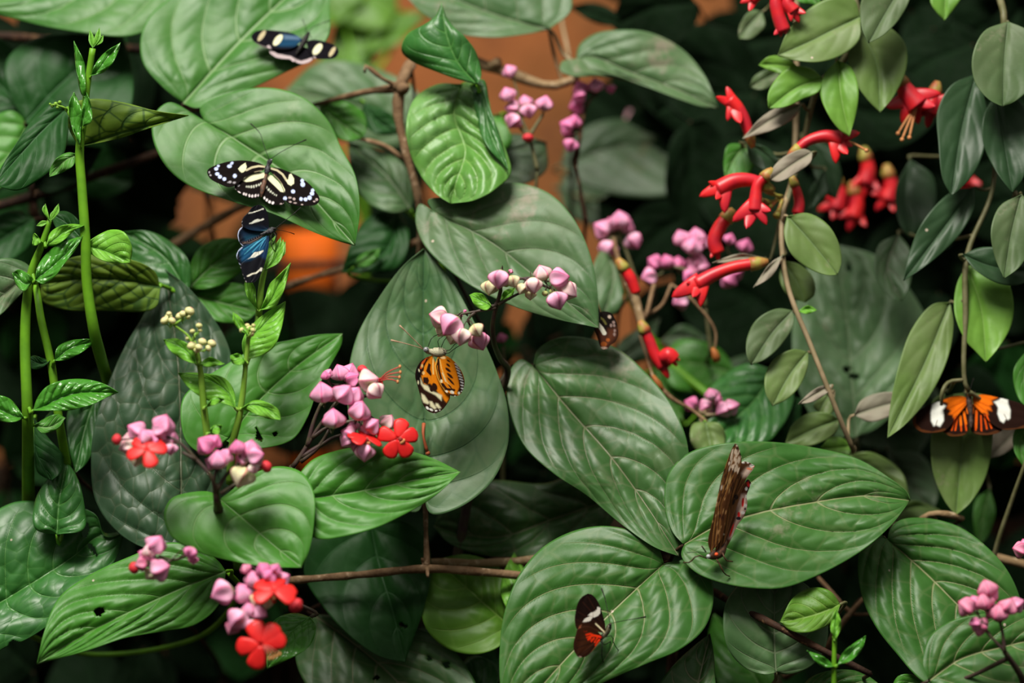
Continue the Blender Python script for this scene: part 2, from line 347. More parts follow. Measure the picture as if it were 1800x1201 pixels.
class Plant:
    """one plant: an empty where its stem stands, a stem mesh, and leaves / flower clusters as parts"""
    def __init__(s, name, label, root, stem='green', cat='plant', group=None):
        s.e = thing(name, label, cat, root, group); s.root = Vector(root); s.nodes = []; s.mb = MB(); s.stem = stem
    def path(s, pts, r, mi=0, nodes=True, sides=8):
        """pts = (px, py, d) photo positions or Vectors"""
        w = [p if isinstance(p, Vector) else P(*p[:3]) for p in pts]
        if isinstance(pts[0], Vector) and len(w) > 2:                   # the way down to the soil runs back under the foliage
            w = w[1:]
            while len(w) > 2 and w[0].y >= 0.13 and (w[0] - w[1]).length > 0.09: w = w[1:]
            a_ = w[0]; s.rb = getattr(s, 'rb', None) or MB(); k_ = max(.33, a_.y + .02)
            s.rb.tube([a_, a_ + Vector((0, .05, -.012)), Vector((a_.x, k_, a_.z - .10)), Vector((a_.x, k_ + .03, min(a_.z - .12, GZ(a_.x, k_ + .03))))], [0.0015, 0.0013, 0.0018, 0.0018], 6)
        s.mb.tube(w, r, sides, mi)
        if nodes: s.nodes += [Vector(x) for x in catmull([tuple(p) for p in w], max(6, 4 * len(w)))]
        return w
    def leaf(self, mid, A, B, kind, d=0.0, pet=True, pr=0.0014, to=None, **kw):
        o = leaf(self.e, mid, A, B, kind, d, **kw)
        if pet:
            b = o_base[o.name]; m1 = P(*mid[1], d)
            to = P(*to) if to is not None else (min(self.nodes, key=lambda n: (n - b).length) if self.nodes else self.root)
            k_ = min(1.0, (to - b).length / 0.05)
            back = (b - m1).normalized() * 0.006 * k_ + Vector((0, 0.010, -0.002)) * k_
            self.mb.tube([b + Vector((0, 0.0006, 0)), b + back, to * 0.5 + (b + back) * 0.5 + Vector((0, 0.008, -0.006)) * k_, to], [pr * 0.8, pr, pr, pr * 1.3], 7)
        return o
    def done(s, name='stem'):
        if getattr(s, 'rb', None): s.rb.build('root_stem', STEM['darkbark'], s.e)
        if s.mb.v: s.stemobj = s.mb.build(name, STEM[s.stem] if isinstance(s.stem, str) else s.stem, s.e)
        return s

# ---------------------------------------------------------------- buds and flowers
def budmat(name, a, b, ridge, green=(0.30, 0.36, 0.10)):
    n = NT(name); q = n.sep(n.attr('q').outputs['Vector'])   # (along, ridge, -)
    col = n.mix(n.map(q[0], 0.15, 0.8), a, b)
    nz = n.noise(n.obj(), 300, 3)
    col = n.mix(n.math('MULTIPLY', n.map(nz, 0.4, 0.7), 0.35), col, a)
    col = n.mix(n.math('MULTIPLY', n.map(q[1], 0.80, 0.98), 0.8), col, ridge)
    col = n.mix(n.map(q[0], 0.88, 1.0), col, ridge)
    col = n.mix(n.map(q[0], 0.03, 0.14, 1, 0), col, green)
    n.base(col, 0.45, 0.35); n.b.inputs['Subsurface Weight'].default_value = 0.25
    n.b.inputs['Subsurface Radius'].default_value = (0.004, 0.002, 0.002); n.b.inputs['Subsurface Scale'].default_value = 0.5
    n.bump(nz, 0.3, 0.0006); return n.mat
BM = {
 'pink': budmat('pink_calyx', (0.84, 0.46, 0.64), (0.78, 0.28, 0.50), (0.56, 0.05, 0.20)),
 'pale': budmat('pale_pink_calyx', (0.85, 0.72, 0.62), (0.84, 0.48, 0.58), (0.60, 0.07, 0.20)),
 'cream': budmat('cream_calyx', (0.72, 0.70, 0.38), (0.84, 0.74, 0.55), (0.55, 0.12, 0.14)),
 'mag': budmat('magenta_calyx', (0.80, 0.27, 0.50), (0.72, 0.18, 0.40), (0.46, 0.02, 0.16)),
 'rose': budmat('rose_calyx', (0.74, 0.20, 0.36), (0.78, 0.30, 0.45), (0.50, 0.03, 0.14)),
 'green': budmat('green_bud', (0.42, 0.48, 0.16), (0.58, 0.56, 0.24), (0.45, 0.20, 0.16)),
 'yellow': budmat('yellow_green_bud', (0.56, 0.58, 0.20), (0.70, 0.66, 0.34), (0.52, 0.24, 0.22)),
 'red': budmat('red_corolla_bud', (0.62, 0.03, 0.05), (0.68, 0.035, 0.05), (0.55, 0.02, 0.03), (0.5, 0.05, 0.05)),
}
RED = plain('scarlet_petal', (0.78, 0.018, 0.016), 0.45, 0.35, (0.68, 0.012, 0.014), 150, 0.2, 0.0006, 0.15)
FILA = plain('red_filament', (0.45, 0.06, 0.05), 0.5, 0.3)
ANTH = plain('orange_anther', (0.62, 0.26, 0.10), 0.6, 0.3)
def budmesh(kind, lantern=True, seed=0):
    r = random.Random(seed); S, R = 40, 14
    prof = [(0, .10), (.05, .34), (.15, .70), (.30, .95), (.45, 1.0), (.60, .88), (.75, .62), (.88, .32), (.96, .12), (1.0, .01)] if lantern else \
           [(0, .10), (.05, .40), (.2, .82), (.4, 1.0), (.65, .96), (.85, .62), (.95, .32), (1.0, .02)]
    vs, q = [], []
    for i in range(R + 1):
        t = i / R; rad = float(np.interp(t, [p[0] for p in prof], [p[1] for p in prof]))
        for k in range(S):
            th = 2 * math.pi * k / S; c = math.cos(5 * th); 
            rr = rad * (1 + ((0.11 * c + 0.20 * abs(math.cos(2.5 * th)) ** 8 - 0.05) * math.sin(math.pi * min(1, t * 1.05)) if lantern else 0))
            tw = th + 0.25 * t
            vs.append((rr * math.cos(tw), rr * math.sin(tw), t * (2.05 if lantern else 1.9)))
            q.append((t, (abs(math.cos(2.5 * th)) ** 3) if lantern else 0, 0))
    fs = [(i * S + k, i * S + (k + 1) % S, (i + 1) * S + (k + 1) % S, (i + 1) * S + k) for i in range(R) for k in range(S)]
    me = bpy.data.meshes.new('bud'); me.from_pydata(vs, [], fs + [tuple(range(S))[::-1]]); me.materials.append(BM[kind])
    me.polygons.foreach_set('use_smooth', [True] * len(me.polygons)); fattr(me, 'q', np.array(q)); me.update(); return me
_bc = {}
def bud(parent, x, y, r, ang, kind, d, toward=0.25, lantern=True, name='bud'):
    """centre at pixel (x,y), radius r pixels, tip towards ang degrees in the picture (0 right, 90 up)"""
    key = (kind, lantern)
    if key not in _bc: _bc[key] = budmesh(kind, lantern)
    a = math.radians(ang); dr = Vector((math.cos(a), -toward, math.sin(a))).normalized()
    sc = r * (1.04 if lantern else 1.0) * PX(d); base = P(x, y, d) - dr * sc * 1.0
    o = bpy.data.objects.new(name, _bc[key]); COL.objects.link(o); o.parent = parent
    o.matrix_parent_inverse = Matrix.Translation(-wloc(parent)); o.location = base
    o.rotation_mode = 'QUATERNION'; o.rotation_quaternion = dr.to_track_quat('Z', 'Y') @ Quaternion((0, 0, 1), (x * 7 + y * 3) % 6.28)
    o.scale = (sc, sc, sc * (0.92 if not lantern else 1.0)); return base, dr

def petalmesh(mb, c, ax, out, L, W, bend=0.2, mi=0, point=False):
    """a rounded petal from c going out, cupped back against ax"""
    side = ax.cross(out).normalized(); nu, nv = 8, 3; vs = []
    for i in range(nu + 1):
        t = i / nu; hw = W * (0.16 + 0.84 * math.sin(math.pi * min(1, t ** 0.75 * 0.5 + 0.03) )) if t < 0.72 else W * math.sqrt(max(0.0, 1 - ((t - 0.72) / 0.29) ** 2))
        if point: hw = W * (1.05 - 0.35 * t) * math.sqrt(max(0.0, 1 - t ** 2.5)) + 1e-5
        for j in range(-nv, nv + 1):
            s_ = j / nv
            vs.append(c + out * (L * t) + side * (hw * s_) + ax * (L * (-bend * t * t + 0.12 * (1 - s_ * s_) * 0.4 + 0.05)))
    w_ = 2 * nv + 1
    mb.add(vs, [(i * w_ + j, i * w_ + j + 1, (i + 1) * w_ + j + 1, (i + 1) * w_ + j) for i in range(nu) for j in range(2 * nv)], mi)
def redflower(parent, x, y, r, d, face=(0.0, -1.0, 0.15), rot=0, stam=(60, 30), angs=None, spread=1.0):
    mb = MB(); c = P(x, y, d); ax = Vector(face).normalized(); R_ = r * PX(d)
    e1 = Vector((0, 0, 1)) - ax * ax.z; e1.normalize(); e2 = ax.cross(e1)
    for k in range(5):
        an = math.radians((angs[k] if angs else rot + 72 * k))
        o_ = (e1 * math.sin(an) - e2 * math.cos(an)) if ax.y < 0 else (e1 * math.sin(an) + e2 * math.cos(an))
        o2 = (o_ * spread + ax * (1 - spread) * 1.2).normalized()
        petalmesh(mb, c + o_ * R_ * 0.06, ax, o2, R_, R_ * 0.40, 0.18)
    mb.tube([c + ax * 0.001, c - ax * R_ * 0.7], [R_ * 0.12, R_ * 0.09], 8)
    for k in range(4):
        a = math.radians(stam[0] + (k - 1.5) * 11); dd = Vector((math.cos(a), -0.35, math.sin(a)))
        tip = c + dd * stam[1] * PX(d) * (0.85 + 0.1 * k)
        mb.tube([c, c + dd * stam[1] * PX(d) * 0.5 + Vector((0, -0.002, 0.002)), tip], [0.0003, 0.00025], 5, 1)
        mb.ball(tip, 0.0008, 2, 6, 4, (1, 1, 1.6))
    o = mb.build('flower', [RED, FILA, ANTH], parent)
    md = o.modifiers.new('thickness', 'SOLIDIFY'); md.thickness = 0.0004; md.offset = 0
    o['label'] = 'open five-petalled scarlet flower'; return o

def cluster(parent, d, stalks, buds, flowers=(), smat='purple', r=0.0009, dj=0.006, label=None, name='flower_cluster'):
    """stalks: list of pixel polylines; buds: (x, y, r, ang, kind[, dd])"""
    mb = MB(); nodes = []; lst = []
    for st in stalks:
        rr = r
        pts = [P(q[0], q[1], d + (q[2] if len(q) > 2 else 0)) for q in st]
        mb.tube(pts, [r * 1.7, r], 7); nodes += [Vector(x) for x in catmull([tuple(p) for p in pts], 3 * len(pts))][1:]
    o = None
    holder = bpy.data.objects.new(name, bpy.data.meshes.new(name)); COL.objects.link(holder)
    holder.parent = parent; holder.matrix_parent_inverse = Matrix.Translation(-wloc(parent))
    if label: holder['label'] = label
    for i, b in enumerate(buds):
        dd = d + (b[5] if len(b) > 5 else dj * math.sin(i * 2.4))
        ball = b[4] in ('red', 'green', 'yellow')
        base, dr = bud(holder, b[0], b[1], b[2], b[3], b[4], dd, lantern=not ball, name='bud')
        nd = min(nodes, key=lambda n: (n - base).length)
        mb.tube([nd, nd * 0.4 + base * 0.6 - dr * 0.004, base + dr * 0.0006], [r * 0.55, r * 0.5, r * 0.8], 6)
    for f in flowers:
        c = P(f['x'], f['y'], d + f.get('dd', -0.01)); nd = min(nodes, key=lambda n: (n - c).length)
        ax = Vector(f.get('face', (0, -1, 0.15))).normalized()
        mb.tube([nd, nd * 0.5 + c * 0.5 + Vector((0, 0.004, 0)), c - ax * f['r'] * PX(d) * 0.6], [r * 0.5, r * 0.6], 6)
        redflower(holder, f['x'], f['y'], f['r'], d + f.get('dd', -0.01), f.get('face', (0, -1, 0.15)), f.get('rot', 0), f.get('stam', (60, 30)), f.get('angs'), f.get('spread', 1.0))
    me = mb.mesh(name, STEM[smat]); old = holder.data; holder.data = me; bpy.data.meshes.remove(old)
    return holder

LIPC = plain('yellow_green_calyx', (0.35, 0.32, 0.06), 0.5, 0.4, (0.40, 0.10, 0.04), 120)
LIPR = plain('waxy_red_corolla', (0.74, 0.016, 0.018), 0.4, 0.45, (0.52, 0.014, 0.030), 60, 0.2, 0.0006, 0.12)
def lipstick(parent, path, d, r=(7, 10, 14), lobes=None, calyx=True, stam=None, dd=(0, 0)):
    """curved tubular flower; lobes = list of (angle, length px)"""
    mb = MB(); n = len(path)
    pts = [P(q[0], q[1], d + (dd[0] * (1 - i / (n - 1)) + dd[1] * i / (n - 1)) + (q[2] if len(q) > 2 else 0)) for i, q in enumerate(path)]
    mb.tube(pts, [x * PX(d) for x in r], 12, 0, n=22)
    if calyx: mb.tube([pts[0] - (pts[1] - pts[0]).normalized() * 0.005, pts[0], pts[0] * 0.6 + pts[1] * 0.4], [r[0] * PX(d) * 0.5, r[0] * PX(d) * 1.2, r[0] * PX(d) * 1.35], 10, 1)
    end = pts[-1]; dirv = (pts[-1] - pts[-2]).normalized(); rr = r[-1] * PX(d)
    for k, (an, ln) in enumerate(lobes or []):
        a = math.radians(an); o_ = Vector((math.cos(a), -0.25 + 0.3 * math.sin(k * 2.1), math.sin(a))).normalized()
        axp = Vector((0, -1, 0.15)); axp = (axp - o_ * axp.dot(o_)).normalized()
        petalmesh(mb, end - dirv * rr * 0.8 + o_ * rr * 0.2, axp, o_, ln * PX(d), ln * PX(d) * 0.30, 0.35 * (-1) ** k, 0, True)
    for (an, ln) in (stam or []):
        a = math.radians(an); o_ = Vector((math.cos(a), -0.2, math.sin(a)))
        mb.tube([end, end + o_ * ln * PX(d) * 0.5 + Vector((0, 0, 0.001)), end + o_ * ln * PX(d)], [0.0006, 0.0005], 6, 2)
        mb.ball(end + o_ * ln * PX(d), 0.0013, 2, 7, 5)
    o = mb.build('flower', [LIPR, LIPC, ANTH], parent)
    md = o.modifiers.new('thickness', 'SOLIDIFY'); md.thickness = 0.0007; md.offset = 0
    return pts[0]
# ---------------------------------------------------------------- butterflies
def wingmat(name, rough=0.75, spec=0.03, sheen=0.0):
    n = NT(name); c = n.attr('col').outputs['Color']; ob = n.obj(); nz = n.noise(ob, 900, 2)
    n.base(n.mix(0.25, c, n.mix(nz, (0, 0, 0), c)), rough, spec); n.bump(nz, 0.25, 0.0003)
    n.b.inputs['Sheen Weight'].default_value = sheen; return n.mat
WMAT = wingmat('scaled_wing'); WBLUE = wingmat('iridescent_wing', 0.5, 0.12)
def sdist(g, pts, closed):
    p = np.array(pts, float); x, y = g[..., 0], g[..., 1]; best = np.full(x.shape, 1e9); ins = np.zeros(x.shape, bool)
    n = len(p); rng = range(n) if closed else range(n - 1)
    for i in rng:
        a, b = p[i], p[(i + 1) % n]; d = b - a; L = max(d @ d, 1e-9)
        t = np.clip(((x - a[0]) * d[0] + (y - a[1]) * d[1]) / L, 0, 1)
        best = np.minimum(best, np.hypot(x - a[0] - t * d[0], y - a[1] - t * d[1]))
        if closed:
            c = (a[1] > y) != (b[1] > y)
            with np.errstate(divide='ignore', invalid='ignore'): ins ^= c & (x < (b[0] - a[0]) * (y - a[1]) / (b[1] - a[1] + 1e-12) + a[0])
    return np.where(ins, -best, best) if closed else best
def paint(g, base, layers):
    col = np.zeros(g.shape[:2] + (4,)); col[..., :3] = base; col[..., 3] = 1
    for l in layers:
        soft = 0.8
        if l[0] == 'poly': d = sdist(g, l[1], True); c = l[2]; soft = l[3] if len(l) > 3 else soft
        elif l[0] == 'line':
            c = l[3]; d = np.full(g.shape[:2], 1e9)
            for ln in (l[1] if isinstance(l[1][0][0], (tuple, list)) else [l[1]]): d = np.minimum(d, sdist(g, ln, False) - l[2])
        else:
            c = l[2]; d = np.full(g.shape[:2], 1e9)
            for q in l[1]:
                an = math.radians(q[4]) if len(q) > 4 else 0; dx, dy = g[..., 0] - q[0], g[..., 1] - q[1]
                e1 = dx * math.cos(an) + dy * math.sin(an); e2 = -dx * math.sin(an) + dy * math.cos(an)
                d = np.minimum(d, (np.hypot(e1 / q[2], e2 / q[3]) - 1) * min(q[2], q[3]))
        m = np.clip(0.5 - d / soft, 0, 1)[..., None]; m = m * m * (3 - 2 * m)
        col[..., :3] = col[..., :3] * (1 - m) + np.array(c[:3]) * m
    return col
class Bfly:
    def __init__(s, label, cx, cy, d, ox, oy, sc, gx=0.0, gy=0.0, name='butterfly'):
        s.c = (cx, cy); s.d = d; s.o = (ox, oy, sc); s.g = (gx, gy)
        s.e = thing(name, label, 'butterfly', P(cx, cy, d), 'butterflies resting on the plants'); s.mb = MB(); s.base = (0.01, 0.007, 0.006); s.layers = []; s.mat = WMAT
    def T(s, pts): return [(s.o[0] + x / s.o[2], s.o[1] + y / s.o[2]) + tuple(r) for x, y, *r in pts]
    def dep(s, x, y): return s.d + (s.g[0] * (x - s.c[0]) + s.g[1] * (s.c[1] - y)) * PX(s.d)
    def paintset(s, base, layers):
        s.base = base; s.layers = []
        for l in layers:
            l = list(l)
            if l[0] == 'line' and isinstance(l[1][0][0], (tuple, list)): l[1] = [s.T(a) for a in l[1]]
            else: l[1] = s.T(l[1])
            if l[0] == 'line': l[2] = l[2] / s.o[2]
            if l[0] == 'dot': l[1] = [(q[0], q[1], q[2] / s.o[2], q[3] / s.o[2]) + tuple(q[4:]) for q in l[1]]
            s.layers.append(l)
    def wing(s, name, mid, A, B, off=0.0, rise=0.0, step=1.15, label=None, side=0.0, base=None):
        mid, A, B = s.T(mid), s.T(A), s.T(B)
        L = sum(math.dist(a, b) for a, b in zip(mid, mid[1:])); nu = int(min(120, L / step)) + 6
        nv = int(max(8, min(60, math.sqrt(abs(parea(A + B[::-1]))) * 0.55 / step)))
        g, v, m, a, b = sheet_px(mid, A, B, nu, nv)
        dist = np.hypot(g[..., 0] - mid[0][0], g[..., 1] - mid[0][1]) * PX(s.d)
        D = s.dep(g[..., 0], g[..., 1]) + off - rise * dist + side * dist * v[None, :]
        D = D + 0.0001 * np.sin(v[None, :] * 9)
        W = w3(g, D); org = Vector(W[0, nv]); me = tomesh(name, W - np.array(org), s.mat)
        fattr(me, 'col', paint(g, base or s.base, s.layers), 'FLOAT_COLOR')
        o = link(name, me, s.e, org); md = o.modifiers.new('thickness', 'SOLIDIFY'); md.thickness = 0.00012; md.offset = 0
        if label: o['label'] = label
        return o
    def pt(s, x, y, off=0.0):
        (x, y), = s.T([(x, y)]); return P(x, y, s.dep(x, y) + off)
    def body(s, pts, rad, mats, off=-0.0015, stripes=None):
        mb = MB(); mb.tube([s.pt(x, y, off) for x, y in pts], [r / s.o[2] * PX(s.d) for r in rad], 12, 0, n=26)
        return mb.build('body', mats, s.e)
    def eyes(s, x, y, r, mat, off=-0.003):
        mb = MB(); mb.ball(s.pt(x, y, off), r / s.o[2] * PX(s.d), 0, 10, 7); mb.build('eye', mat, s.e)
    def line(s, name, pts, r, mat, tip=None):
        mb = MB(); q = [s.pt(p[0], p[1], p[2] if len(p) > 2 else 0) for p in pts]
        mb.tube(q, [r, r, r, tip or r], 6, 0); mb.build(name, mat, s.e)
BLK = plain('black_insect', (0.006, 0.005, 0.005), 0.5, 0.15, (0.03, 0.026, 0.026), 700)
BLKW = plain('black_white_speckled_insect', (0.006, 0.005, 0.005), 0.5, 0.2, (0.07, 0.07, 0.08), 620)
BRN = plain('brown_insect', (0.12, 0.05, 0.025), 0.6, 0.3, (0.03, 0.015, 0.01), 500)
TANA = plain('tan_antenna', (0.50, 0.30, 0.20), 0.5, 0.3)
EYE = plain('insect_eye', (0.08, 0.08, 0.09), 0.2, 0.7, (0.3, 0.3, 0.32), 1500)
def striped(name, a, b, sc, axis=(1, 0, 0), thr=0.5):
    n = NT(name); w_ = n.N.new('ShaderNodeTexWave'); w_.inputs['Scale'].default_value = sc; w_.inputs['Distortion'].default_value = 0.6
    w_.wave_type = 'BANDS'; w_.bands_direction = 'Z'; n.put(w_.inputs['Vector'], n.obj())
    n.base(n.mix(n.map(w_.outputs['Fac'], thr - 0.08, thr + 0.08), a, b), 0.55, 0.3); return n.mat

CR, BL = (0.80, 0.78, 0.52), (0.55, 0.62, 0.92)
# -- zebra longwing, open on the big leaf
z = Bfly('black butterfly with cream zebra stripes and blue-white dots, wings spread on a large mid-green leaf', 463, 318, 0.029, 355, 270, 8.182, gx=0.05, gy=0.42)
zl = [
 ('line', [(640, 240), (720, 200), (820, 180), (900, 190)], 15, (0.52, 0.46, 0.30)),
 ('poly', [(520, 220), (560, 175), (628, 130), (640, 190), (635, 230), (600, 268), (570, 275), (545, 255)], CR),
 ('poly', [(580, 390), (610, 350), (680, 310), (780, 280), (900, 272), (930, 300), (915, 340), (830, 365), (720, 400), (640, 410)], CR),
 ('line', [(760, 265), (850, 245), (900, 260)], 7, (0.25, 0.2, 0.13)),
 ('dot', [(205, 220, 30, 26), (235, 180, 20, 18), (220, 293, 30, 26), (258, 335, 28, 28), (322, 367, 27, 27), (395, 183, 34, 26), (430, 140, 26, 20, -40), (472, 322, 28, 30)], BL),
 ('dot', [(405, 410, 22, 18), (465, 418, 22, 14), (522, 458, 22, 18), (105, 270, 12, 16), (122, 312, 14, 14), (375, 415, 9, 9)], (0.36, 0.33, 0.36)),
 ('dot', [(470, 512, 20, 9, 35), (535, 555, 24, 10, 30), (602, 580, 14, 20, 20), (634, 590, 14, 20, 20), (682, 607, 14, 22), (724, 612, 15, 22), (770, 607, 14, 22), (808, 602, 12, 14)], (0.72, 0.62, 0.64)),
 ('dot', [(640, 475, 9, 13), (662, 478, 9, 14), (682, 478, 9, 14), (712, 478, 13, 20), (745, 474, 13, 20), (783, 462, 14, 18), (820, 450, 16, 15), (853, 432, 16, 15)], (0.52, 0.53, 0.44)),
 ('line', [(1000, 215), (1080, 240), (1160, 300), (1215, 385)], 15, (0.52, 0.46, 0.30)),
 ('poly', [(1240, 375), (1255, 300), (1285, 290), (1325, 360), (1325, 430), (1280, 465), (1235, 440), (1205, 385)], CR),
 ('poly', [(930, 300), (990, 300), (1060, 365), (1150, 440), (1195, 520), (1190, 560), (1130, 550), (1060, 480), (960, 385), (925, 340)], CR),
 ('line', [(1030, 300), (1100, 370), (1160, 450)], 7, (0.25, 0.2, 0.13)),
 ('dot', [(1450, 445, 34, 36), (1442, 390, 26, 28), (1310, 546, 30, 28), (1592, 530, 26, 26), (1583, 575, 32, 30), (1548, 636, 32, 32), (1490, 660, 28, 28), (1426, 655, 25, 28), (1195, 645, 28, 26)], BL),
 ('dot', [(1265, 635, 26, 14), (1325, 655, 20, 20), (1650, 662, 20, 20), (1615, 690, 16, 12), (1270, 695, 20, 12), (1340, 712, 24, 10), (1440, 735, 16, 10), (1190, 722, 26, 12), (1137, 728, 18, 16)], (0.42, 0.33, 0.32)),
 ('dot', [(895, 645, 16, 24, 30), (932, 672, 16, 24, 30), (972, 697, 18, 24, 30), (1020, 712, 18, 24, 30)], (0.75, 0.68, 0.70)),
 ('dot', [(928, 485, 16, 18), (960, 520, 16, 18), (990, 548, 16, 16), (1020, 570, 13, 13), (1045, 590, 10, 12), (1070, 602, 10, 12)], (0.52, 0.53, 0.44)),
]
z.paintset((0.007, 0.0045, 0.0045), zl)
z.wing('hindwing', [(920, 280), (700, 430), (470, 500)], [(750, 262), (600, 330), (480, 420)], [(890, 420), (850, 560), (815, 625), (740, 645), (620, 612), (520, 555)], -0.004, 0.05)
z.wing('forewing', [(930, 190), (500, 260), (75, 270)], [(800, 130), (600, 100), (400, 112), (250, 150), (120, 205), (82, 240)], [(860, 250), (700, 290), (590, 370), (500, 445), (390, 485), (260, 440), (130, 370), (85, 310)], -0.0055, 0.06)
z.wing('hindwing', [(940, 290), (1050, 520), (1150, 735)], [(1040, 340), (1150, 480), (1190, 620), (1180, 710)], [(920, 450), (880, 590), (885, 650), (950, 710), (1040, 740), (1100, 735)], -0.004, 0.05)
z.wing('forewing', [(960, 200), (1300, 480), (1685, 690)], [(1080, 205), (1250, 265), (1400, 335), (1540, 435), (1640, 555), (1690, 640)], [(1010, 290), (1130, 420), (1190, 560), (1200, 680), (1350, 745), (1500, 752), (1640, 735)], -0.0055, 0.06)
z.body([(985, 75), (975, 115), (960, 150), (950, 190), (940, 240), (925, 300)], [10, 40, 26, 44, 44, 24], BLKW, -0.006)
mb = MB(); mb.tube([z.pt(x, y, -.006) for x, y in [(930, 280), (900, 400), (870, 520), (850, 630)]], [r_ / z.o[2] * PX(z.d) for r_ in (18, 24, 42, 34, 8)], 10); mb.build('abdomen', plain('zebra_body', (0.17, 0.075, 0.045), 0.6, 0.3, (0.05, 0.03, 0.02), 300), z.e)
z.eyes(1000, 95, 16, EYE, -0.010)
for p_ in ([(965, 80, -.007), (890, -120, -.004), (830, -300, -.002), (700, -430, -.001)], [(990, 80, -.007), (1100, 0, -.004), (1300, -110, -.002), (1500, -200, -.001)]): z.line('antenna', p_, 0.00022, BLK, 0.0005)
for p_ in ([(930, 200, -.005), (890, 330, .002), (880, 360, .004)], [(970, 200, -.005), (1000, 330, .002), (1010, 380, .004)]): z.line('leg', p_, 0.0003, BLK)

# -- blue longwing on the shoot tip
b = Bfly('black and blue butterfly with white wing bars, perched on a pale green shoot tip', 476, 408, -0.010, 400, 350, 7.507, gx=0.35, gy=0.1)
NB = (0.006, 0.006, 0.010); DB, MBL, LBL = (0.006, 0.022, 0.055), (0.008, 0.07, 0.17), (0.045, 0.26, 0.42)
bl = [
 ('poly', [(180, 440), (250, 380), (400, 370), (530, 390), (530, 440), (420, 480), (220, 560)], DB, 14),
 ('poly', [(220, 500), (420, 430), (520, 395), (540, 420), (430, 470), (240, 545)], (0.012, 0.06, 0.11), 6),
 ('line', [(480, 425), (545, 400)], 10, (0.05, 0.12, 0.13)),
 ('poly', [(150, 660), (300, 590), (520, 480), (535, 600), (480, 690), (300, 800), (190, 820)], MBL, 10),
 ('line', [[(520, 490), (400, 570), (260, 690)], [(500, 520), (420, 600), (330, 700)], [(470, 505), (330, 590), (210, 670)]], 8, LBL),
 ('line', [[(500, 500), (430, 640), (410, 690)], [(455, 520), (350, 620), (220, 730)], [(400, 560), (300, 650)]], 4, (0.10, 0.42, 0.60)),
 ('poly', [(430, 700), (490, 690), (520, 560), (540, 480), (560, 640), (510, 800), (440, 760)], (0.008, 0.03, 0.09), 8),
 ('line', [(285, 185), (330, 178), (400, 155), (470, 128)], 7, (0.85, 0.84, 0.74)),
 ('dot', [(465, 131, 14, 10)], (0.85, 0.84, 0.74)),
 ('poly', [(275, 322), (310, 312), (350, 280), (400, 262), (430, 272), (470, 255), (488, 270), (440, 288), (400, 300), (350, 318), (300, 328)], (0.85, 0.85, 0.76)),
 ('poly', [(258, 798), (300, 770), (350, 705), (400, 695), (430, 690), (472, 672), (475, 690), (430, 730), (405, 742), (360, 770), (300, 780)], (0.88, 0.86, 0.76)),
 ('line', [(412, 680), (410, 730)], 3, NB),
 ('line', [(265, 1018), (330, 985), (380, 975), (450, 915)], 10, (0.85, 0.80, 0.66)),
 ('dot', [(440, 930, 16, 24)], (0.88, 0.85, 0.74)),
 ('line', [(205, 578), (300, 575), (420, 515), (500, 462)], 16, (0.05, 0.028, 0.026)),
 ('dot', [(230 + 30 * i, 572 - 13 * i, 5, 5) for i in range(9)], (0.35, 0.24, 0.24)),
 ('line', [(200, 588), (290, 572), (400, 520), (460, 488)], 3, (0.25, 0.2, 0.18)),
 ('line', [[(190, 370), (150, 415), (135, 480), (150, 575), (200, 618)], [(190, 640), (135, 690), (117, 760), (125, 830), (165, 868)]], 7, (0.50, 0.56, 0.78)),
 ('dot', [(172, 905, 7, 8), (195, 1000, 7, 8), (215, 1048, 9, 10), (240, 1090, 10, 10), (190, 350, 8, 14), (188, 300, 5, 8)], (0.45, 0.40, 0.42)),
]
b.mat = WBLUE; b.paintset(NB, bl)
b.wing('hindwing', [(545, 430), (350, 470), (150, 560)], [(400, 372), (200, 366), (150, 410), (133, 480)], [(500, 465), (400, 525), (300, 585), (205, 622)], 0.0, 0.10)
b.wing('forewing', [(545, 415), (420, 300), (400, 76)], [(400, 425), (260, 400), (190, 350), (200, 260), (270, 180), (330, 105)], [(545, 300), (530, 200), (490, 115), (440, 80)], -0.002, 0.10, label='black forewing with two white bars')
b.wing('hindwing', [(545, 470), (340, 640), (130, 800)], [(400, 535), (250, 605), (165, 650), (117, 740)], [(480, 620), (400, 700), (260, 810), (170, 872)], -0.006, 0.02, label='electric blue hindwing with a pale blue rim')
b.wing('forewing', [(550, 480), (430, 780), (300, 1105)], [(460, 590), (320, 740), (172, 870), (185, 950), (220, 1050), (245, 1100)], [(545, 600), (520, 740), (490, 860), (430, 1010), (360, 1095)], -0.009, 0.02)
b.body([(640, 395), (600, 405), (555, 430), (500, 450), (430, 470)], [12, 42, 48, 30, 20, 10], BLKW, -0.006)
b.eyes(622, 392, 18, BLK, -0.009)
b.line('antenna', [(630, 385, -.006), (700, 330, -.004), (840, 220, 0), (965, 115, .004)], 0.0002, BLK, 0.00045)
b.line('antenna', [(640, 400, -.006), (740, 420, .0), (850, 450, .006), (880, 462, .008)], 0.0002, BLK, 0.0004)
for p_ in ([(585, 440, -.006), (570, 520, -.012), (600, 560, -.008)], [(600, 430, -.006), (640, 500, -.012), (600, 600, -.010)], [(575, 450, -.006), (580, 620, -.014), (630, 700, -.010)], [(610, 420, -.006), (650, 460, -.008), (640, 490, -.006)]): b.line('leg', p_, 0.0003, BLK)

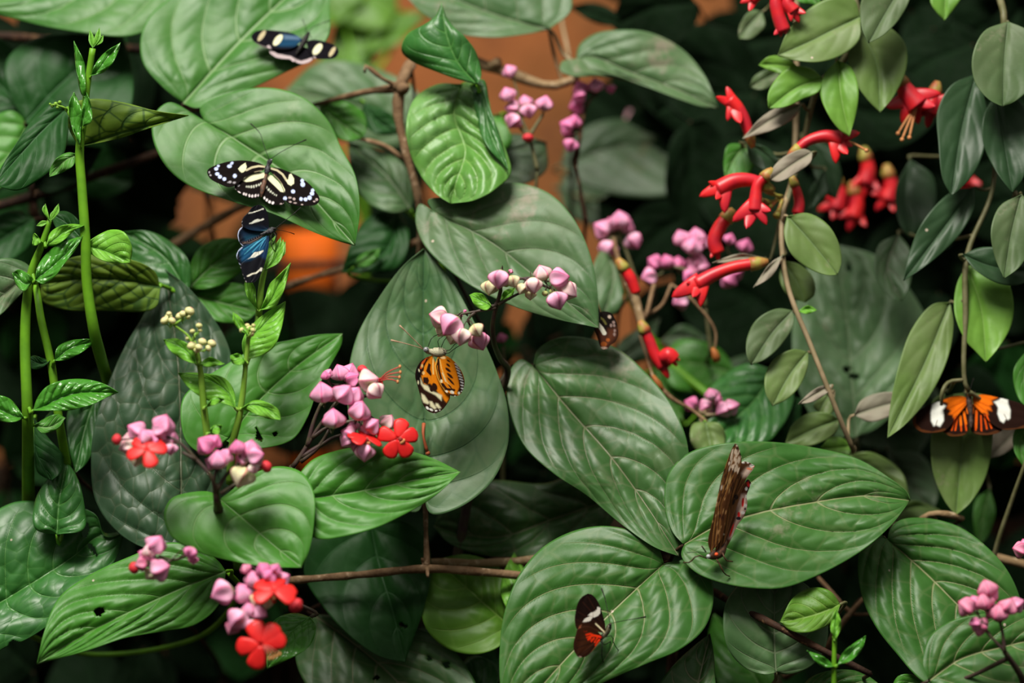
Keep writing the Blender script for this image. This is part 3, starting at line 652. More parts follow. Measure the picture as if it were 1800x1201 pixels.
# -- orange tiger longwing hanging from the buds, wings closed
t = Bfly('orange black and cream butterfly hanging with closed wings from pink buds at the picture centre', 770, 612, -0.020, 680, 560, 6.672, gx=0.12, gy=-0.05)
OR, OR2, CRM, DK = (0.83, 0.24, 0.008), (0.90, 0.36, 0.02), (0.86, 0.80, 0.52), (0.028, 0.010, 0.006)
tl = [
 ('poly', [(335, 700), (350, 580), (420, 490), (520, 430), (450, 540), (400, 700), (380, 820)], (0.008, 0.006, 0.006), 5),
 ('poly', [(520, 425), (560, 440), (580, 600), (640, 760), (740, 920), (700, 985), (650, 960), (560, 800), (500, 760), (440, 780), (405, 680), (430, 560), (480, 480)], OR, 4),
 ('line', [(500, 440), (420, 520), (400, 580)], 12, (0.75, 0.12, 0.02)),
 ('poly', [(380, 830), (420, 760), (500, 800), (560, 860), (640, 900), (690, 990), (600, 960), (500, 880), (400, 900)], DK, 4),
 ('poly', [(395, 700), (420, 770), (480, 790), (520, 850), (600, 880), (645, 900), (640, 965), (570, 900), (490, 860), (440, 830), (400, 770)], CRM, 4),
 ('poly', [(490, 520), (515, 540), (508, 600), (525, 650), (520, 680), (490, 650), (460, 620)], DK),
 ('poly', [(425, 690), (480, 690), (495, 730), (480, 775), (430, 755)], DK),
 ('dot', [(562, 800, 28, 46, -25), (523, 833, 20, 30, -15)], DK),
 ('line', [(470, 480), (430, 560), (415, 660)], 9, DK),
 ('dot', [(413, 555, 14, 22), (430, 640, 16, 20)], (0.88, 0.55, 0.2)),
 ('dot', [(378, 610, 9, 18, -15), (368, 750, 8, 22)], CRM),
 ('poly', [(405, 880), (440, 900), (500, 990), (480, 1005), (430, 985), (410, 940)], CRM, 4),
 ('poly', [(500, 970), (530, 975), (580, 1050), (560, 1065), (510, 1030)], CRM, 4),
 ('poly', [(575, 995), (600, 1000), (635, 1050), (610, 1058), (570, 1020)], CRM, 4),
 ('dot', [(475, 1050, 22, 14, 50), (520, 1070, 26, 13, 30), (578, 1083, 16, 9), (500, 1108, 14, 7, 20), (560, 1118, 12, 5), (620, 1075, 8, 6)], (0.92, 0.90, 0.84)),
 ('line', [(545, 450), (540, 560), (545, 650)], 8, (0.90, 0.62, 0.22)),
]
t.paintset(DK, tl)
fw = ([(540, 430), (500, 760), (560, 1118)], [(420, 482), (350, 580), (333, 680), (358, 780), (390, 900), (425, 1010), (480, 1085)], [(580, 560), (660, 760), (742, 915), (700, 1010), (640, 1080)])
t.wing('forewing', *fw, 0.0030, 0.0)
t.wing('forewing', *fw, 0.0010, 0.0)
tl2 = [
 ('line', [(620, 470), (580, 560), (600, 680), (660, 820), (740, 890), (820, 900)], 7, DK),
 ('line', [(595, 460), (568, 560), (590, 680), (640, 800), (700, 880)], 8, (0.86, 0.42, 0.06)),
 ('line', [(605, 480), (610, 600), (640, 720)], 12, DK),
 ('line', [(620, 480), (640, 580), (700, 740), (760, 820)], 6, (0.93, 0.55, 0.15)),
 ('line', [(650, 640), (690, 740)], 5, (0.95, 0.80, 0.50)),
 ('dot', [(722, 497, 9, 26, -55), (720, 548, 12, 30, -48), (718, 603, 15, 40, -52), (740, 672, 15, 48, -48), (750, 735, 12, 62, -42), (742, 800, 8, 40, -40)], DK),
 ('line', [(655, 770), (700, 830), (790, 840)], 14, DK),
 ('dot', [(640, 735, 14, 20)], (0.90, 0.78, 0.50)),
 ('poly', [(785, 505), (830, 555), (880, 640), (915, 740), (900, 850), (845, 905), (820, 880), (850, 800), (835, 700), (810, 600)], DK, 3),
 ('poly', [(690, 870), (740, 890), (830, 900), (780, 925), (720, 905)], DK, 3),
 ('dot', [(765, 865, 26, 18, 30), (845, 875, 14, 16), (700, 855, 18, 12, 30), (800, 912, 12, 6)], (0.92, 0.86, 0.72)),
 ('line', [[(800 + 11 * i - (i > 6) * (i - 6) * 8, 530 + 36 * i), (838 + 11 * i - (i > 5) * (i - 5) * 9, 560 + 33 * i)] for i in range(10)], 7, (0.85, 0.84, 0.84)),
 ('dot', [(660, 460, 34, 16, 0)], (0.92, 0.62, 0.28)),
]
t.paintset(OR, tl2)
hw = ([(600, 445), (690, 660), (800, 915)], [(562, 560), (590, 690), (650, 810), (715, 890)], [(700, 442), (790, 505), (865, 600), (908, 710), (902, 810), (860, 890)])
t.wing('hindwing', *hw, 0.0045, 0.0)
t.wing('hindwing', *hw, -0.0006, 0.0)
t.body([(430, 362), (462, 368), (490, 385), (540, 392), (610, 398), (670, 400), (695, 408)], [14, 36, 34, 56, 64, 54, 34], striped('striped_thorax', (0.012, 0.010, 0.008), (0.85, 0.80, 0.55), 420, thr=0.52), 0.0015)
mb = MB(); mb.tube([t.pt(640, 430, .002), t.pt(660, 560, .002), t.pt(690, 700, .002)], [0.0022, 0.002, 0.0008], 8); mb.build('abdomen', plain('yellow_black_abdomen', (0.5, 0.33, 0.06), 0.6, 0.3, (0.03, 0.02, 0.01), 400), t.e)
t.eyes(460, 366, 34, EYE, -0.001)
t.line('antenna', [(430, 360, 0), (340, 270, -.003), (240, 170, -.006), (150, 82, -.008)], 0.00032, TANA, 0.00055)
t.line('antenna', [(430, 362, 0), (360, 335, -.003), (200, 290, -.007), (48, 255, -.009)], 0.00028, TANA, 0.00060)
for p_ in ([(485, 330, 0), (520, 240, -.004), (580, 195, 0), (655, 190, .006)], [(615, 350, 0), (598, 262, -.006), (655, 212, .004)], [(635, 345, 0), (665, 270, -.004), (700, 225, .004)], [(650, 372, 0), (725, 378, -.004), (800, 300, .002), (822, 288, .004)], [(660, 380, 0), (700, 420, -.004), (800, 350, 0), (905, 290, .004)]): t.line('leg', p_, 0.00026, BLK)

# -- postman on the lower leaf
r = Bfly('dark butterfly with white band and red rays on the bottom centre leaf', 1066, 1112, -0.045, 980, 1020, 7.506, gx=0.30, gy=0.05)
W_ = (0.86, 0.80, 0.72); RD = (0.80, 0.035, 0.006)
rl = [
 ('poly', [(250, 620), (330, 560), (600, 620), (600, 760), (400, 1000), (240, 1000), (215, 830)], (0.045, 0.014, 0.006), 30),
 ('line', [[(600, 650), (240, 520)], [(590, 600), (270, 420)], [(580, 560), (330, 290)], [(560, 500), (400, 220)]], 6, (0.035, 0.012, 0.008)),
 ('line', [[(590, 760), (260, 800)], [(580, 780), (250, 900)], [(575, 790), (300, 990)], [(570, 790), (380, 990)]], 5, (0.012, 0.005, 0.004)),
 ('poly', [(330, 555), (350, 520), (395, 490), (440, 475), (400, 465), (440, 430), (480, 420), (520, 385), (525, 352), (565, 365), (562, 440), (530, 475), (485, 495), (465, 490), (430, 540), (380, 552)], W_),
 ('line', [[(470, 425), (468, 490)], [(520, 390), (490, 425)], [(400, 470), (470, 485)]], 2.5, (0.35, 0.25, 0.22)),
 ('line', [(505, 578), (560, 630), (612, 680), (618, 712)], 10, (0.82, 0.70, 0.45)),
 ('dot', [(565, 707, 10, 14), (562, 755, 18, 16)], (0.85, 0.03, 0.02)),
 ('line', [[(548, 738), (500, 738), (430, 705), (375, 722)], [(545, 745), (460, 735), (390, 755)], [(540, 740), (420, 712)]], 10, RD),
 ('line', [[(525, 765), (490, 815)], [(550, 790), (500, 860)], [(480, 770), (445, 805)], [(435, 765), (405, 785)]], 12, RD),
 ('line', [(345, 680), (390, 675)], 6, (0.22, 0.02, 0.01)),
 ('line', [[(565, 800), (420, 990)], [(520, 870), (440, 970)]], 7, (0.22, 0.07, 0.02)),
 ('poly', [(275, 640), (290, 600), (325, 580), (300, 630)], (0.25, 0.08, 0.04)),
 ('dot', [(295, 1013, 22, 8)], (0.6, 0.4, 0.34)),
]
r.paintset((0.013, 0.006, 0.005), rl)
rf = ([(625, 700), (440, 460), (400, 180)], [(400, 660), (262, 650), (228, 530), (240, 420), (262, 320), (320, 225)], [(630, 600), (590, 440), (550, 320), (500, 235), (450, 192)])
rh = ([(600, 745), (400, 860), (265, 1012)], [(420, 610), (270, 640), (242, 720), (213, 830), (218, 930)], [(570, 800), (500, 890), (390, 1000), (320, 1022)])
r.wing('forewing', *rf, 0.004, 0.0); r.wing('hindwing', *rh, 0.003, 0.0)
r.wing('forewing', *rf, 0.0, 0.05, label='forewing with a white band'); r.wing('hindwing', *rh, -0.0015, 0.05, label='hindwing with red rays at its base')
r.body([(700, 565), (680, 620), (650, 690), (600, 745), (560, 790), (520, 850)], [12, 36, 38, 34, 26, 18, 6], plain('yellow_dotted_black_body', (0.010, 0.008, 0.007), 0.5, 0.4, (0.10, 0.085, 0.03), 900), 0.001)
r.eyes(695, 590, 20, BLK, -0.002)
r.line('antenna', [(715, 570, 0), (850, 540, 0), (1000, 515, .001), (1165, 485, .002)], 0.00022, BLK, 0.0006)
r.line('antenna', [(690, 560, .001), (660, 400, .006), (620, 220, .010), (580, 110, .012)], 0.00022, BLK, 0.0005)
for p_ in ([(640, 750, 0), (720, 735, -.002), (740, 830, .003), (820, 950, .0125)], [(590, 770, 0), (588, 880, -.001), (585, 1000, .004), (605, 1090, .013)], [(560, 800, 0), (610, 850, .004), (700, 810, .016)]): r.line('leg', p_, 0.00032, BLK)

# -- brown butterfly seen end-on with its wings held up
n_ = Bfly('mottled brown butterfly with ragged wings held upright, on the largest glossy leaf at lower right', 1255, 975, -0.030, 1190, 770, 4.806, gx=0.5, gy=-0.1)
SD = (0.55, 0.36, 0.20); PK = (0.80, 0.55, 0.48)
rr_ = random.Random(3); nl = []
nl.append(('poly', [(480, 60), (545, 190), (480, 300), (420, 240)], (0.28, 0.13, 0.05), 20))
for k in range(9): nl.append(('line', [(480 + 8 * k - 40, 70 + 28 * k), (330 + 6 * k, 560), (280 + 10 * k, 960)], 3 + k % 3 * 1.5, [(0.03, 0.012, 0.006), (0.30, 0.13, 0.035), (0.14, 0.055, 0.02)][k % 3]))
nl.append(('dot', [(440 + rr_.random() * 90, 110 + rr_.random() * 170, 5 + rr_.random() * 5, 14 + rr_.random() * 14, 15) for _ in range(32)], (0.72, 0.55, 0.42)))
nl.append(('dot', [(395 + rr_.random() * 70, 330 + rr_.random() * 120, 3, 22 + rr_.random() * 10, 12) for _ in range(9)], (0.50, 0.30, 0.12)))
nl.append(('dot', [(350 + rr_.random() * 60, 420 + rr_.random() * 300, 4, 20, 14) for _ in range(9)], (0.04, 0.015, 0.01)))
nl.append(('dot', [(480, 62, 8, 16), (508, 90, 8, 8), (535, 140, 8, 10), (548, 185, 8, 8)], (0.02, 0.015, 0.015)))
nl.append(('dot', [(505, 66, 7, 9), (528, 110, 7, 9), (545, 160, 7, 8), (330, 560, 5, 22, 15), (375, 420, 6, 22, 12)], (0.80, 0.66, 0.55)))
nl.append(('dot', [(300 + rr_.random() * 130, 380 + rr_.random() * 520, 3 + rr_.random() * 3, 10 + rr_.random() * 22, 13) for _ in range(30)], (0.42, 0.22, 0.09)))
nl.append(('dot', [(400 + rr_.random() * 90, 250 + rr_.random() * 220, 4, 12 + rr_.random() * 12, 15) for _ in range(14)], (0.02, 0.010, 0.008)))
n_.paintset((0.085, 0.032, 0.012), nl)
n_.wing('forewing', [(285, 970), (360, 600), (490, 48)], [(262, 880), (300, 700), (330, 560), (380, 330), (430, 180), (465, 90)], [(370, 860), (430, 600), (480, 400), (545, 200), (530, 110), (510, 60)], -0.001, 0.02, label='outer wing face with pale scaly tip')
nl = [('line', [(600 - 30 * k, 230 + 40 * k), (420 + 4 * k, 620), (340 + 8 * k, 940)], 4 + k % 2 * 2, [(0.22, 0.09, 0.03), (0.035, 0.014, 0.008), (0.11, 0.05, 0.02)][k % 3]) for k in range(7)]
nl += [('poly', [(550, 300), (590, 255), (655, 232), (640, 270), (600, 322), (560, 330)], (0.75, 0.55, 0.46), 10), ('dot', [(612, 262, 24, 10, 10), (640, 240, 16, 8)], (0.78, 0.25, 0.14)), ('dot', [(632, 234, 20, 12, 0), (598, 210, 9, 8), (560, 208, 12, 8)], (0.80, 0.72, 0.68)),
       ('dot', [(500, 500, 18, 22), (480, 540, 10, 30, 20), (430, 560, 8, 20)], (0.02, 0.012, 0.010)), ('dot', [(395, 815, 10, 8), (390, 740, 8, 14)], (0.5, 0.36, 0.26))]
n_.paintset((0.10, 0.042, 0.018), nl)
n_.wing('forewing', [(325, 965), (450, 560), (657, 236)], [(330, 800), (420, 520), (490, 330), (550, 205), (600, 205)], [(390, 900), (470, 680), (540, 470), (590, 335), (640, 270)], 0.001, -0.05)
nl = [('poly', [(540, 480), (590, 480), (590, 590), (545, 660), (500, 740), (470, 840), (440, 850), (500, 700), (520, 560)], PK, 10),
      ('dot', [(556, 545, 10, 40, 5), (600, 385, 10, 34, -10), (522, 650, 12, 26), (462, 780, 8, 60, 18)], (0.72, 0.03, 0.03)),
      ('dot', [(520, 680, 20, 14), (590, 360, 14, 14), (575, 600, 8, 10), (600, 440, 10, 30)], (0.03, 0.02, 0.03)),
      ('dot', [(585, 495, 9, 14), (578, 570, 12, 14), (556, 632, 16, 14), (625, 405, 10, 18), (585, 430, 12, 16)], (0.85, 0.78, 0.76))]
n_.paintset((0.11, 0.04, 0.02), nl)
n_.wing('hindwing', [(350, 965), (480, 690), (628, 385)], [(400, 800), (480, 560), (560, 400), (600, 350)], [(415, 925), (462, 845), (510, 740), (570, 655), (595, 560), (588, 490)], 0.004, -0.08, label='hindwing edge showing pink and red marks')
n_.wing('hindwing', [(340, 965), (440, 760), (560, 500)], [(370, 820), (440, 640), (520, 500)], [(400, 920), (450, 830), (510, 700), (560, 590)], 0.006, -0.08)
n_.body([(255, 1005), (280, 1000), (330, 985), (370, 960), (400, 900), (410, 840)], [12, 34, 46, 46, 30, 24, 8], BRN, 0.004)
n_.eyes(265, 1002, 19, plain('pale_eye', (0.4, 0.4, 0.42), 0.3, 0.6), -0.004)
mb = MB(); mb.ball(n_.pt(333, 985, -.004), 0.0014, 0, 8, 6); mb.build('palp', plain('orange_red_spot', (0.7, 0.08, 0.02), 0.5, 0.3), n_.e)
for p_ in ([(250, 1018, 0), (170, 995, -.002), (110, 1050, .004), (55, 1052, .014)], [(335, 1025, 0), (370, 1090, -.004), (405, 1150, -.002), (445, 1170, .0)], [(385, 970, 0), (410, 1030, -.003), (470, 1045, .0)], [(245, 965, 0), (210, 915, -.006)]): n_.line('leg', p_, 0.0005, BRN)
n_.line('antenna', [(240, 968, 0), (160, 966, -.004), (80, 970, .002)], 0.0002, BLK)

# -- orange and black butterfly at right, wings flat
o_ = Bfly('flat open black butterfly with orange rays and white patches on a hanging leaf at right', 1707, 722, 0.060, 1590, 670, 8.571, gx=-0.02, gy=0.25)
OG, RO = (0.88, 0.165, 0.006), (0.80, 0.09, 0.006); WH = (0.88, 0.88, 0.82)
ol = [
 ('line', [(150, 540), (140, 640), (240, 750), (420, 790), (600, 740)], 26, (0.085, 0.026, 0.008)),
 ('line', [(600, 790), (760, 830), (960, 800)], 22, (0.085, 0.028, 0.008)),
 ('line', [(1060, 790), (1250, 810), (1450, 750), (1700, 730), (1900, 650)], 24, (0.085, 0.028, 0.010)),
 ('poly', [(560, 300), (700, 245), (900, 222), (945, 260), (940, 330), (820, 500), (735, 555), (725, 510), (665, 500), (700, 450), (640, 400), (660, 340), (620, 315)], OG, 5),
 ('line', [[(920, 300), (640, 420)], [(930, 330), (720, 500)], [(940, 350), (820, 510)]], 4, (0.45, 0.06, 0.004)),
 ('poly', [(1035, 240), (1150, 205), (1290, 215), (1400, 250), (1310, 290), (1325, 350), (1280, 370), (1315, 450), (1240, 430), (1260, 510), (1200, 480), (1150, 490), (1070, 400), (1040, 330)], OG, 5),
 ('line', [[(1050, 290), (1310, 400)], [(1050, 320), (1250, 470)], [(1045, 350), (1160, 480)]], 4, (0.45, 0.06, 0.004)),
 ('line', [[(930, 360), (950, 480)], [(1040, 360), (1030, 480)]], 14, OG),
 ('line', [[(890, 460), (930, 740)], [(840, 530), (855, 750)], [(800, 530), (765, 740)], [(770, 550), (710, 740)]], 11, RO),
 ('line', [[(890, 460), (925, 640)], [(1085, 450), (1075, 700)], [(840, 530), (850, 660)]], 18, OG),
 ('line', [[(1085, 450), (1072, 740)], [(1150, 520), (1158, 750)], [(1200, 520), (1240, 720)], [(1235, 510), (1310, 710)]], 11, RO),
 ('poly', [(520, 305), (560, 345), (625, 375), (575, 440), (590, 500), (590, 600), (535, 690), (480, 665), (440, 680), (400, 600), (395, 480), (415, 360), (460, 325)], WH, 4),
 ('line', [(495, 590), (465, 680)], 5, (0.1, 0.05, 0.04)),
 ('poly', [(1345, 315), (1420, 285), (1460, 252), (1555, 285), (1560, 340), (1595, 440), (1590, 560), (1560, 585), (1530, 570), (1490, 632), (1440, 600), (1400, 490), (1410, 400), (1380, 350)], WH, 4),
 ('line', [(1500, 500), (1535, 570)], 5, (0.1, 0.05, 0.04)),
]
o_.paintset((0.018, 0.007, 0.005), ol)
o_.wing('hindwing', [(945, 340), (820, 580), (620, 790)], [(830, 400), (650, 560), (570, 700), (575, 760)], [(965, 500), (965, 740), (900, 815), (760, 835), (670, 825)], -0.003, 0.04)
o_.wing('forewing', [(940, 250), (520, 480), (118, 600)], [(800, 222), (650, 255), (520, 305), (380, 350), (230, 440), (150, 530)], [(930, 350), (800, 520), (620, 740), (400, 782), (250, 765), (150, 690)], -0.005, 0.05)
o_.wing('hindwing', [(1010, 340), (1180, 580), (1470, 745)], [(1140, 400), (1330, 560), (1450, 680)], [(1000, 500), (1000, 740), (1080, 800), (1250, 815), (1400, 785)], -0.003, 0.04)
o_.wing('forewing', [(1020, 250), (1450, 460), (1990, 570)], [(1150, 203), (1300, 222), (1420, 250), (1600, 290), (1750, 340), (1900, 430)], [(1040, 350), (1180, 500), (1350, 670), (1500, 735), (1700, 722), (1900, 680)], -0.005, 0.05)
o_.body([(970, 130), (970, 200), (975, 300), (985, 400), (1000, 560), (1000, 720)], [12, 40, 48, 40, 30, 36, 10], plain('brown_black_body', (0.02, 0.012, 0.010), 0.6, 0.3, (0.075, 0.045, 0.035), 500), -0.007)
o_.eyes(950, 165, 16, BLK, -0.011)
for p_ in ([(960, 130, -.007), (930, 60, -.004), (900, -30, 0)], [(985, 130, -.007), (1010, 50, -.004), (1040, -40, 0)]): o_.line('antenna', p_, 0.0002, BLK, 0.0004)
for p_ in ([(950, 220, -.006), (900, 180, .0), (880, 150, .004)], [(1000, 220, -.006), (1050, 170, .0), (1070, 150, .004)]): o_.line('leg', p_, 0.0003, BLK)

# -- blue-black butterfly at the top
k_ = Bfly('blurred blue-black butterfly with cream bars, wings flat on the leaf at the top', 534, 85, 0.090, 430, 30, 10.0, gx=0.0, gy=0.45)
kl = [
 ('poly', [(620, 300), (980, 330), (1000, 420), (900, 520), (650, 520), (560, 500), (600, 380)], (0.010, 0.050, 0.11), 8),
 ('poly', [(680, 310), (980, 345), (960, 400), (700, 390)], (0.09, 0.15, 0.24), 6),
 ('dot', [(585, 405, 55, 115, 38), (1280, 565, 60, 115, 38)], (0.80, 0.78, 0.52)),
 ('dot', [(300, 330, 40, 110, 35), (1540, 610, 36, 100, 32)], (0.50, 0.42, 0.26)),
 ('line', [(420, 530), (450, 600), (560, 680), (800, 720), (880, 770), (980, 810), (1100, 780), (1220, 730)], 34, (0.50, 0.40, 0.42)),
 ('line', [(150, 440), (280, 500), (400, 540)], 10, (0.15, 0.12, 0.12)),
]
k_.paintset((0.006, 0.005, 0.008), kl)
k_.wing('hindwing', [(1000, 500), (750, 600), (430, 560)], [(800, 480), (550, 470), (430, 500)], [(950, 700), (860, 790), (800, 745), (600, 730), (450, 640)], -0.003, 0.04)
k_.wing('forewing', [(1030, 400), (600, 420), (115, 330)], [(850, 290), (550, 240), (300, 230), (180, 260)], [(800, 560), (420, 550), (250, 490), (150, 420)], -0.005, 0.05)
k_.wing('hindwing', [(1020, 520), (1080, 680), (1220, 730)], [(1130, 560), (1230, 640)], [(930, 650), (880, 770), (980, 825), (1120, 800)], -0.003, 0.04)
k_.wing('forewing', [(1080, 430), (1350, 560), (1655, 620)], [(1200, 400), (1400, 430), (1560, 490), (1640, 560)], [(1130, 600), (1220, 720), (1400, 740), (1550, 730), (1620, 690)], -0.005, 0.05)
k_.body([(1120, 270), (1090, 340), (1050, 420), (980, 540), (900, 660)], [16, 46, 50, 44, 34, 12], BLK, -0.006)
k_.eyes(1140, 290, 18, BLK, -0.009)
for p_ in ([(1120, 270, -.006), (1200, 180, -.003), (1500, 60, 0)], [(1100, 270, -.006), (1060, 150, -.003), (1020, 40, 0)]): k_.line('antenna', p_, 0.0002, BLK, 0.0004)
for p_ in ([(1090, 340, -.006), (1150, 330, 0), (1180, 360, .004)], [(1060, 380, -.006), (1000, 330, 0), (980, 310, .004)]): k_.line('leg', p_, 0.0003, BLK)

# -- dark butterfly behind the central leaf
h_ = Bfly('small dark butterfly with white streak at the tip of the central grey-green leaf', 1055, 560, 0.036, 1020, 520, 10.92, gx=0.2, gy=0.1)
hl = [
 ('poly', [(300, 600), (480, 700), (500, 1000), (400, 1000), (340, 800)], (0.10, 0.032, 0.018), 12),
 ('poly', [(540, 640), (700, 620), (700, 780), (600, 900), (540, 960), (480, 960), (500, 850)], (0.10, 0.032, 0.016), 12),
 ('dot', [(450, 930, 60, 50), (530, 850, 40, 34)], (0.34, 0.085, 0.02)),
 ('line', [(330, 540), (400, 620), (460, 720)], 40, (0.78, 0.74, 0.62)),
 ('dot', [(335, 410, 44, 30), (560, 405, 34, 34)], (0.55, 0.42, 0.34)),
 ('dot', [(640, 510, 28, 28), (650, 570, 24, 30), (660, 670, 22, 30), (655, 740, 26, 34), (590, 570, 22, 36)], (0.30, 0.20, 0.18)),
 ('line', [(380, 420), (440, 460), (490, 540)], 20, (0.12, 0.11, 0.03)),
 ('dot', [(450, 1005, 70, 26)], (0.48, 0.32, 0.26)),
]
h_.paintset((0.010, 0.007, 0.006), hl)
hf = ([(340, 320), (450, 660), (450, 1038)], [(250, 420), (270, 620), (330, 800), (390, 990)], [(480, 300), (600, 340), (690, 520), (735, 740), (690, 860), (580, 950), (520, 1020)])
h_.wing('forewing', *hf, 0.0, 0.0); h_.wing('forewing', *hf, 0.003, 0.0)
h_.wing('hindwing', [(380, 330), (560, 560), (690, 830)], [(400, 500), (500, 760), (580, 900)], [(560, 320), (680, 500), (735, 700)], 0.0015, 0.0); h_.wing('hindwing', [(380, 330), (560, 560), (690, 830)], [(400, 500), (500, 760), (580, 900)], [(560, 320), (680, 500), (735, 700)], 0.0045, 0.0)
h_.body([(330, 190), (330, 260), (345, 360), (380, 520)], [16, 42, 44, 30, 10], BLK, 0.0)
h_.eyes(330, 215, 22, BLK, -0.004)
for p_ in ([(310, 300, 0), (250, 330, .004)], [(320, 350, 0), (260, 400, .004)]): h_.line('leg', p_, 0.0003, BLK)
# ---------------------------------------------------------------- setting
def wallmat():
    n = NT('terracotta_plaster'); ob = n.obj()
    col = n.mix(n.map(n.noise(ob, 3.2, 4, 0.6), 0.35, 0.65), (0.30, 0.098, 0.030), (0.20, 0.075, 0.022))
    col = n.mix(n.map(n.noise(ob, 9, 5, 0.7), 0.50, 0.72), col, (0.12, 0.042, 0.018))
    n.base(col, 0.85, 0.2); n.bump(n.noise(ob, 40, 4), 0.6, 0.01); return n.mat
mb = MB()
def box(mb, a, b, mi=0):
    x0, y0, z0 = a; x1, y1, z1 = b
    v = [(x, y, z) for x in (x0, x1) for y in (y0, y1) for z in (z0, z1)]
    mb.add(v, [(0, 1, 3, 2), (4, 6, 7, 5), (0, 4, 5, 1), (2, 3, 7, 6), (0, 2, 6, 4), (1, 5, 7, 3)], mi)
box(mb, (-1.9, 0.92, 0.45), (1.9, 1.02, 2.4))
wall = mb.build('wall_back', wallmat()); wall['kind'] = 'structure'
for p_ in wall.data.polygons: p_.use_smooth = False
soil = NT('shade_darkened_soil'); ob_ = soil.obj()  # soil kept near-black so shade between the leaves sits in its colour
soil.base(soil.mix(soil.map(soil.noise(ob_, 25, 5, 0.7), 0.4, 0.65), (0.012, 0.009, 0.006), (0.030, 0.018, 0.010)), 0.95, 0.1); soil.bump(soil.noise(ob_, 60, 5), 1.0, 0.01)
xs = np.linspace(-1.7, 1.7, 110); ys = np.linspace(-0.65, 0.93, 60); X, Y = np.meshgrid(xs, ys, indexing='ij')
Zg = 0.62 + 0.34 / (1 + np.exp(-(Y - 0.48) * 14)) + 0.012 * np.sin(X * 23 + Y * 9) * np.sin(Y * 31 - X * 7) + 0.006 * RNG.rand(*X.shape)
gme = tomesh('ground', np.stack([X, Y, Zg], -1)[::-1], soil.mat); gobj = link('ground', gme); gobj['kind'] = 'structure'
GZ = lambda x, y: 0.62 + 0.34 / (1 + math.exp(-(y - 0.48) * 14)) - 0.01
def soilpt(px, d):
    p = P(px, 600, d); return Vector((p.x, d, GZ(p.x, d)))

# ---------------------------------------------------------------- plants: top left
p = Plant('vine', 'broad-leaved vine with large soft green leaves at the top left, behind the striped butterfly', soilpt(330, 0.19), 'darkbark')
p.path([soilpt(330, 0.19), P(345, 900, .19), P(360, 520, .19), P(345, 300, .17), P(330, 195, .15), P(320, 60, .16)], [0.004, 0.003, 0.002])
p.leaf([(300, -30), (130, -15), (-90, 10)], [(290, 30), (235, 62), (150, 58), (60, 42), (-30, 18)], [(250, -100), (100, -120), (-40, -60)], 'pale', .13, N=5, to=(330, 60, .16))
p.leaf([(322, 182), (385, 112), (450, 45), (585, -80)], [(285, 152), (252, 112), (247, 70), (262, 30), (300, -5), (370, -60), (480, -100)], [(345, 190), (400, 172), (450, 152), (500, 128), (545, 104), (578, 62), (580, 10), (585, -40)], 'pale', .11, sy=.45, N=5, s=.5, label='broad leaf under the blue-black butterfly')
p.leaf([(358, 213), (420, 250), (520, 320), (624, 432)], [(352, 190), (400, 165), (470, 154), (530, 170), (575, 210), (600, 260), (625, 310), (632, 370)], [(335, 198), (298, 180), (272, 200), (268, 240), (290, 290), (330, 325), (400, 352), (480, 376), (550, 408), (595, 424)], 'pale', .045, N=6, s=.45, fold=.12, label='large leaf carrying the striped butterfly')
p.leaf([(345, -30), (262, 22)], [(300, 20)], [(280, -20)], 'lime', .16)
p.leaf([(560, 185), (590, 210), (638, 243)], [(575, 178), (610, 180), (640, 200), (644, 226)], [(565, 215), (585, 240), (612, 248)], 'bright', .13)
p.done()

p = Plant('vine', 'dark shaded vine with big deep green leaves at the left edge behind the tall shoots', soilpt(60, 0.2), 'darkbark')
p.path([soilpt(60, 0.2), P(60, 900, .20), P(55, 600, .20), P(60, 380, .19), P(50, 215, .17)], [0.004, 0.003, 0.002])
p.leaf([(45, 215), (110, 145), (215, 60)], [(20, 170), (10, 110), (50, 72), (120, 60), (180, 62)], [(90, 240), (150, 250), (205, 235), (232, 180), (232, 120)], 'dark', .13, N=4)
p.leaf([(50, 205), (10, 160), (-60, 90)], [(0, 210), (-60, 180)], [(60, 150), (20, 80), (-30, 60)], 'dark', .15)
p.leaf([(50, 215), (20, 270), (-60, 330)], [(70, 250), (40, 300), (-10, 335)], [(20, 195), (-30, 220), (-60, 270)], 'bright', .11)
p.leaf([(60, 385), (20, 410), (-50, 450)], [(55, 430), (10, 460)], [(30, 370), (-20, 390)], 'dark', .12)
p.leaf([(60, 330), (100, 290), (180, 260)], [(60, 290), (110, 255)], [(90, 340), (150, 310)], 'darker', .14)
p.done()

# tall green shoot
sh = Plant('climbing_shoot', 'tall upright green shoot at left with a budding tip above a folded leaf', soilpt(205, 0.05), 'green', 'shoot')
sh.path([soilpt(230, 0.08), P(200, 705, .075), P(188, 665, .055), P(176, 625, .02), P(165, 580, .0), P(153, 500, -.005), P(150, 420, -.008), P(144, 330, -.008), P(140, 265, -.008), P(146, 215, -.01), P(155, 140, -.012), P(163, 85, -.014)], [0.0042, 0.0040, 0.0042, 0.0038, 0.0036, 0.0034, 0.0032, 0.0024, 0.0022], sides=12)
sh.path([(140, 262, -.006), (135, 225, .004), (118, 192, .008)], [0.002, 0.0022, 0.0014])
sh.leaf([(138, 258), (220, 232), (332, 203)], [(120, 220), (130, 182), (165, 174), (215, 180), (275, 195)], [(170, 252), (210, 243), (260, 226)], 'under', .012, sy=-.2, fold=-.12, drop=-.02, label='folded leaf underside')
sh.leaf([(118, 190), (70, 235), (-10, 325)], [(98, 180), (62, 205), (30, 250), (2, 295)], [(120, 230), (110, 275), (70, 315), (30, 335)], 'dark', .02, sy=.5, sx=.3)
